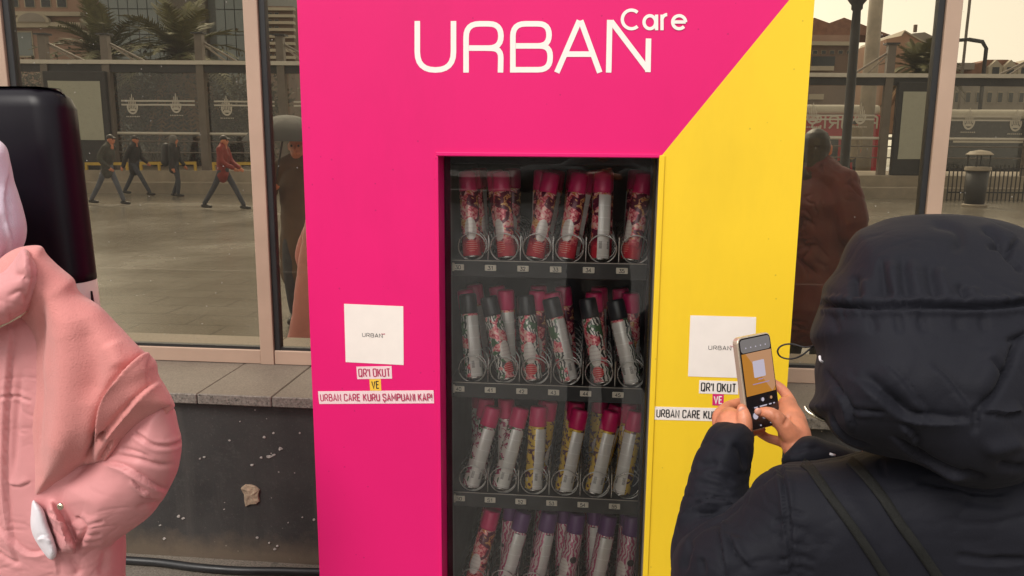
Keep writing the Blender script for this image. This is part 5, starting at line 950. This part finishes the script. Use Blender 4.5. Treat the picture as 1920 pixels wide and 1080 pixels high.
palm('date palm with arching fronds, left one behind the shelter posts', 200, 108, -26.5, 3.0, 3, 38); palm('date palm with arching fronds, in front of brown glass tower column', 338, 104, -26.0, 3.2, 5, 38); palm('small date palm in front of the salmon gabled house', 1722, 132, -34, 2.2, 9, 40); palm('date palm at the right edge behind the far shelter', 2150, 120, -30, 2.4, 11)
def shrub(label, u, a, w, h, seed, n=2600, group='shrubs behind the shelter'):
    rng = np.random.RandomState(seed); c = RF(u, 300, a); e = thing('shrub', (c[0], c[1], 0), label, 'shrub', group); mb = MB()
    for k in range(7): az = rng.uniform(0, 6.28); mb.tube([(c[0], c[1], 0), (c[0]+math.cos(az)*w*.2, c[1]+math.sin(az)*.3, h*.4), (c[0]+math.cos(az)*w*.4, c[1]+math.sin(az)*.5, h*.85)], [.05, .03, .01], 5)
    mb.build('stem', MATS['bark'], e); mb = MB(); cl = [(rng.uniform(-.45, .45)*w, rng.uniform(-.6, .6), rng.uniform(.3, .95)*h) for _ in range(16)]
    for _ in range(n):
        q = cl[rng.randint(16)]; p = np.array([c[0]+q[0], c[1]+q[1], q[2]])+rng.normal(0, 1, 3)*np.array([.16*w, .25, .13*h]); a1 = rng.normal(0, 1, 3); a1 /= np.linalg.norm(a1); b1 = np.cross(a1, rng.normal(0, 1, 3)); b1 /= np.linalg.norm(b1); s = rng.uniform(.06, .13); mb.add([p-a1*s, p+b1*s*.45, p+a1*s, p-b1*s*.45], [(0, 1, 2, 3)])
    mb.build('crown', MATS['leaf_brown'], e)
for i, (u, w) in enumerate(((60, 3.2), (235, 3.4), (300, 3.), (385, 3.4), (455, 3.))): shrub(['brown green shrub at the left end of the shelter', 'brown green shrub behind the left poster case', 'brown green shrub between the two palms', 'brown green shrub under the right hand palm', 'brown green shrub at the right end of the left shelter'][i], u, -25.2-(i % 2)*.6, w, 4.0, 20+i)
# buildings
def plane_box(e, name, u0, u1, v0, v1, a, th, m, z0=None, **k):
    p, q = RF(u0, v1, a), RF(u1, v0, a); return strip(float(p[0]), float(q[0]), a, a-th, float(p[2]) if z0 is None else z0, float(q[2])).build(name, MATS[m], e, **k)
bt = thing('office_tower', RF(330, 260, -55)*np.array([1, 1, 0]), 'grey glass panelled office tower with a brown shaft behind the palms', 'building')
x0, x1 = float(RF(192, 100, -55)[0]), float(RF(462, 100, -55)[0]); strip(x0, x1, -55.12, -70, 0, 34).build('core', MATS['tower_joint'], bt)
nc = 15; cw = (x1-x0)/nc; pm = None; bx0, bx1 = float(RF(322, 50, -55)[0]), float(RF(391, 50, -55)[0])
for r in range(9):
    for c in range(nc):
        xa = x0+c*cw
        if xa+cw > bx0 and xa < bx1: continue
        zz = 2+r*1.75
        if pm is None: pm = MB().prism([(0, 0, 0), (cw-.06, SB*(cw-.06), 0), (cw-.06, SB*(cw-.06), 1.68), (0, 0, 1.68)], (0, -.1, 0)).mesh('panel'); pm.materials.append(MATS['tower_panel'])
        w = onl(xa+.03, -55.0); o = link('glass_panel', pm, None, bt); o.location = (w.x, w.y, zz)
strip(bx0, bx1, -54.6, -55.11, 0, 34).build('shaft', MATS['tower_brown'], bt)
def windows(e, u0, u1, v0, v1, nx, ny, a, m='window_dark', fr='facade_cream', fill=(.6, .6)):
    for j in range(ny):
        for i in range(nx):
            uw, vh = (u1-u0)/nx, (v1-v0)/ny; ua, va = u0+uw*(i+.5-fill[0]/2), v0+vh*(j+.5-fill[1]/2); o = plane_box(e, 'window', ua, ua+uw*fill[0], va, va+vh*fill[1], a+.06, .05, fr); p, q = RF(ua+uw*.06, va+vh*fill[1]*.94, a+.08), RF(ua+uw*fill[0]*.94, va+vh*.05, a+.08); strip(float(p[0]), float(q[0]), a+.08, a+.061, float(p[2]), float(q[2])).build('pane', MATS[m], o)
b1_ = thing('ornate_building', RF(60, 260, -58)*np.array([1, 1, 0]), 'pinkish old building with arched window at the far left', 'building'); plane_box(b1_, 'wall', -120, 148, -60, 260, -58, 10, 'facade_pink', z0=0); windows(b1_, -110, 130, -40, 20, 8, 2, -58, fr='facade_cream'); windows(b1_, -100, 64, 55, 110, 4, 1, -58, 'tower_panel', 'facade_cream', (.8, .9))
plane_box(b1_, 'cornice', -120, 150, 22, 28, -57.5, .5, 'facade_cream'); plane_box(b1_, 'cornice', -120, 150, 42, 50, -57.5, .5, 'facade_cream')
cc = RF(60, 42, -57.4); rr = abs(float((RF(92, 42, -57.4)-cc)[0])); mb = MB(); mb.prism([Vector(cc)+DIRX*rr*math.cos(math.pi*k/16)+Vector((0, 0, rr*.62*math.sin(math.pi*k/16))) for k in range(17)], (0, -.3, 0)); mb.build('arched_gable', MATS['facade_cream'], b1_); mb = MB(); mb.prism([Vector(cc)+Vector((0, .05, .05))+DIRX*rr*.8*math.cos(math.pi*k/16)+Vector((0, 0, rr*.5*math.sin(math.pi*k/16))) for k in range(17)], (0, -.02, 0)); mb.build('arched_window', MATS['facade_grey'], b1_)
b2_ = thing('stepped_building', RF(520, 260, -50)*np.array([1, 1, 0]), 'brown block with pale horizontal ledges left of the machine', 'building'); plane_box(b2_, 'wall', 492, 549, 12, 260, -50, 10, 'facade_brown', z0=0)
for k in range(9): plane_box(b2_, 'ledge', 494, 551, 14+k*13, 19+k*13, -49.7, .29, 'facade_cream')
windows(b2_, 499, 525, 20, 124, 2, 8, -50, 'window_dark', 'facade_grey', (.6, .5))
b3 = thing('shop_building', RF(1560, 260, -46)*np.array([1, 1, 0]), 'brown red shop building with arched front, right of the machine', 'building'); plane_box(b3, 'wall', 1440, 1608, 82, 260, -46, 10, 'facade_brown', z0=0); plane_box(b3, 'cornice', 1438, 1610, 78, 84, -45.6, .39, 'facade_cream'); plane_box(b3, 'attic', 1455, 1600, 66, 77.5, -47, 6, 'facade_pink'); windows(b3, 1520, 1600, 92, 104, 5, 1, -46, fr='facade_cream'); plane_box(b3, 'arched_window', 1522, 1566, 106, 124, -45.95, .04, 'window_dark'); plane_box(b3, 'awning', 1520, 1564, 124, 132, -45.3, .6, 'facade_cream'); plane_box(b3, 'shop_sign', 1517, 1545, 176, 186, -45.7, .2, 'facade_cream')
for k in range(3): p = RF(1470+k*55, 66, -50); MB().prism([p+np.array([-3, 0, 0]), p+np.array([3, 0, 0]), p+np.array([0, 0, 1.1])], (0, -4, 0)).build('roof', MATS['roof_tile'], b3)
b4 = thing('gabled_house', RF(1700, 260, -52)*np.array([1, 1, 0]), 'salmon gabled house with a grey neighbour roof above the right shelter', 'building'); mb = MB(); mb.prism([RF(u, v, -52) for u, v in ((1662, 250), (1662, 73), (1690, 67), (1697, 57), (1733, 78), (1729, 250))], (0, -9, 0)); mb.build('wall', MATS['facade_salmon'], b4)
mb = MB(); mb.prism([RF(u, v, -51.9) for u, v in ((1690, 66.5), (1697, 56), (1735, 78), (1733.5, 80.5), (1697, 59), (1691, 68))], (0, -9.2, 0)); mb.build('roof_edge', MATS['facade_cream'], b4); mb = MB(); mb.prism([RF(u, v, -56) for u, v in ((1715, 250), (1712, 62), (1734, 60), (1762, 74), (1790, 90), (1790, 250))], (0, -8, 0)); mb.build('annex', MATS['facade_grey'], b4)
p = RF(1715.5, 60, -55); MB().beam(p, p+np.array([0, 0, .5]), .2, .2, (0, 1, 0)).build('chimney', MATS['facade_brown'], b4)
b5 = thing('terrace_house', RF(1850, 260, -60)*np.array([1, 1, 0]), 'row house with red tiled roof and small white dormers at far right', 'building'); plane_box(b5, 'wall', 1780, 2100, 142, 262, -60, 10, 'facade_grey', z0=0); mb = MB(); mb.prism([RF(u, v, -60.1) for u, v in ((1786, 143), (1800, 122), (1838, 118), (1850, 112), (1890, 112), (1935, 128), (2100, 130), (2100, 143))], (0, -8, 0)); mb.build('roof', MATS['roof_tile'], b5)
for u in (1866, 1893, 1920):
    dm = MB(); p = RF(u, 141, -59.6); w_ = 1.0; dm.prism([p+np.array([-w_*.5, 0, 0]), p+np.array([w_*.5, 0, 0]), p+np.array([w_*.5, 0, .65]), p+np.array([0, 0, 1.15]), p+np.array([-w_*.5, 0, .65])], (0, -1.5, 0)); o = dm.build('dormer', MATS['facade_cream'], b5); MB().box(float(p[0])-.25, float(p[0])+.25, float(p[1])+.01, float(p[1])+.03, float(p[2])+.1, float(p[2])+.6).build('pane', MATS['window_dark'], o)
windows(b5, 1785, 1925, 165, 200, 7, 1, -60, fr='facade_cream'); plane_box(b5, 'attic_block', 1786, 1828, 118, 130, -59.5, 3, 'facade_grey')
b6 = thing('long_block', RF(1000, 260, -64)*np.array([1, 1, 0]), 'long grey block in the far background behind the machine', 'building'); plane_box(b6, 'wall', 560, 1470, 90, 262, -64, 10, 'facade_grey', z0=0); windows(b6, 560, 1470, 100, 230, 26, 4, -64, fr='facade_cream')
# buses beyond the shelters
def bus(label, u0, u1, vt, a, top, side, text=False):
    p, q = RF(u0, vt, a), RF(u1, vt, a); xa, xb, zt = float(p[0]), float(q[0]), float(p[2]); e = thing('bus', ((xa+xb)/2, float(p[1]), 0), label, 'bus', 'buses in the road'); strip(xa, xb, a, a-2.5, .35, zt-.5).build('body', MATS[side], e, bevel=.12, seg=3); strip(xa+.05, xb-.05, a-.05, a-2.45, zt-.499, zt-.1).build('roof', MATS[top], e, bevel=.15, seg=3)
    n = max(3, int((xb-xa)/1.5)); w = (xb-xa-.6)/n
    for k in range(n): strip(xa+.3+k*w+.06, xa+.3+(k+1)*w-.06, a+.012, a-.01, zt-2.45, zt-1.5).build('window', MATS['window_dark'], e)
    for x in (xa+1.4, xb-1.6):
        w_ = onl(x, a+.02); wh = MB().lathe((w_.x, w_.y, .48), [(.30, 0), (.47, .01), (.48, .03), (.48, .22), (.44, .25)], 20, (0, -1, 0)).build('wheel', MATS['tyre'], e); MB().lathe((w_.x, w_.y+.02, .48), [(.26, 0), (.26, .015), (.05, .016)], 16, (0, -1, 0)).build('rim', MATS['shelter_metal'], wh)
    strip(xa+.3, xb-.3, a+.014, a-.01, zt-1.46, zt-1.38).build('stripe', MATS['bus_white'], e)
    if text:
        for wd, uu in (('Po', 1645), ('OoIS', 1596)):
            mb = MB(); c = RF(uu, 225, a+.02)
            strokes(mb, word({'Po': 'Po', 'OoIS': 'ORIS'}[wd], .9 if wd == 'Po' else 1.6, .5), .08, lambda x, y, h, c=c: tuple(Vector(c)-DIRX*x+Vector((0, .01+h, y-.35))), .0005); mb.build('lettering', MATS['bus_white'], e)
bus('red and white bus behind the right shelter', 1380, 1657, 190, -29.5, 'bus_white', 'bus_red', True); bus('dark bus with white roof beyond the litter bin', 1780, 2200, 200, -29.5, 'bus_white', 'bus_dark'); bus('white bus behind the left shelter glass', 262, 470, 186, -30, 'bus_white', 'bus_dark')
# people in the square
def walker(label, u, v, coat, trs, step, hands, hair, lean=.04, hm='hair_dark', Ht=1.72, **k):
    p = reflZ(u, v); return human('person', label, (float(p[0]), float(p[1])), 0.0 if 'head' not in k else k.pop('head'), Ht, coat, trousers=trs, step=step, hands=hands, hair=hair, hairmat=hm, lean=lean, group='people crossing the square', rough=.02, **k)
walker('walker in dark jacket and grey trousers, leftmost behind the totem', 207, 384, 'coat_green', 'jeans_blue', (-.42, .30), [(.2, -.26, .95), (-.2, .26, .82)], 'cap', .12)
walker('walker in black coat striding just right of the leftmost walker', 256, 366, 'coat_black', 'denim', (.46, -.40), [(-.2, -.24, .85), (.25, .24, .95)], 'cap', .06, coatlen=.75)
walker('walker in dark hooded jacket with backpack, third in the line', 330, 369, 'coat_black', 'denim', (.12, -.10), [(.1, -.24, .85), (.18, .24, .9)], 'hood', .04, 'coat_grey')
p = reflZ(330, 369); bk = thing('backpack', (float(p[0])-.22, float(p[1]), 1.0), 'dark backpack on the third walker', 'backpack'); acc = ([], []); limb(acc, [(p[0]-.23, p[1], 1.02), (p[0]-.20, p[1], 1.40)], [.15, .13]); me, co, lap = union(acc, .015, 2); soft('pack', me, 'dark_metal', bk)
walker('walker in red jacket and black cap, last in the line', 422, 393, 'coat_red', 'denim', (-.45, .42), [(.32, -.16, .98), (.34, .12, .98)], 'cap', .05, coatlen=.80)
pw = RF(1597, 300, -24.0); e, L, f, s, k_, tg = human('person', 'person in cream coat waiting inside the right shelter', (float(pw[0]), float(pw[1])), -1.4, 1.78, 'coat_cream', coatlen=.6, hair='short', group='people crossing the square', rough=.02)
for ch in e.children: ch.location.z += z2/1.0
# queue beside the camera: wine red coat, brown coat under an umbrella, the photographer
rw = refl(1545, 500, -.55); e, L, f, s, k_, tg = human('person', 'dark haired person in wine red coat reflected right of the machine', (float(rw[0])-.10, -.55), -.9, 1.70, 'coat_wine', coatlen=.62, hair='long', hairmat='hair_dark', hands=[(.22, -.2, 1.0), (.25, .16, 1.02)], rough=.009, coatr=1.38, skirt=True, crk=.03)
bw_ = reflZ(585, 606); e, L, f, s, k_, tg = human('person', 'person in brown coat holding a dark umbrella left of the machine', (float(bw_[0])-.06, float(bw_[1])), 1.5, 1.68, 'coat_brown', coatlen=.5, hair='short', hands=[(.18, -.2, 1.22), (.1, .24, .85)], rough=.012, skirt=True, coatr=1.1)
ub = thing('umbrella', tuple(tg[0]), 'open black umbrella held by the person in brown', 'umbrella'); tp = Vector(tg[0])+Vector((.16, 0, .62)); MB().tube([Vector(tg[0])-Vector((0, 0, .1)), tp], .008, 8).build('shaft', MATS['dark_metal'], ub); MB().tube([Vector(tg[0])-Vector((0, 0, .16)), Vector(tg[0])-Vector((0, 0, .05))], .016, 8).build('handle', MATS['black_plastic'], ub)
for k in range(8):
    a0, a1 = 2*math.pi*k/8, 2*math.pi*(k+1)/8; V, Fs = [], []
    for i in range(6):
        t = i/5
        for j in range(4): a = a0+(a1-a0)*j/3; rr_ = .40*t*(1-.07*math.sin(math.pi*j/3)*t); V.append(tp+Vector((rr_*math.cos(a), rr_*math.sin(a), .02-.22*t*t)))
    for i in range(5):
        for j in range(3): Fs.append((i*4+j, i*4+j+1, (i+1)*4+j+1, (i+1)*4+j))
    MB().add(V, Fs).build('canopy_panel', MATS['coat_black'], ub, smooth=True); MB().tube([tp+Vector((.40*t*math.cos(a0), .40*t*math.sin(a0), .012-.22*t*t)) for t in (0, .33, .66, 1)], .003, 5).build('rib', MATS['dark_metal'], ub)
human('person', 'photographer in dark coat standing behind the camera with raised hands', (.03, -2.28), math.pi/2, 1.76, 'coat_grey', coatlen=.7, hair='short', hands=[(.33, -.10, 1.43), (.33, .12, 1.42)], rough=.014)
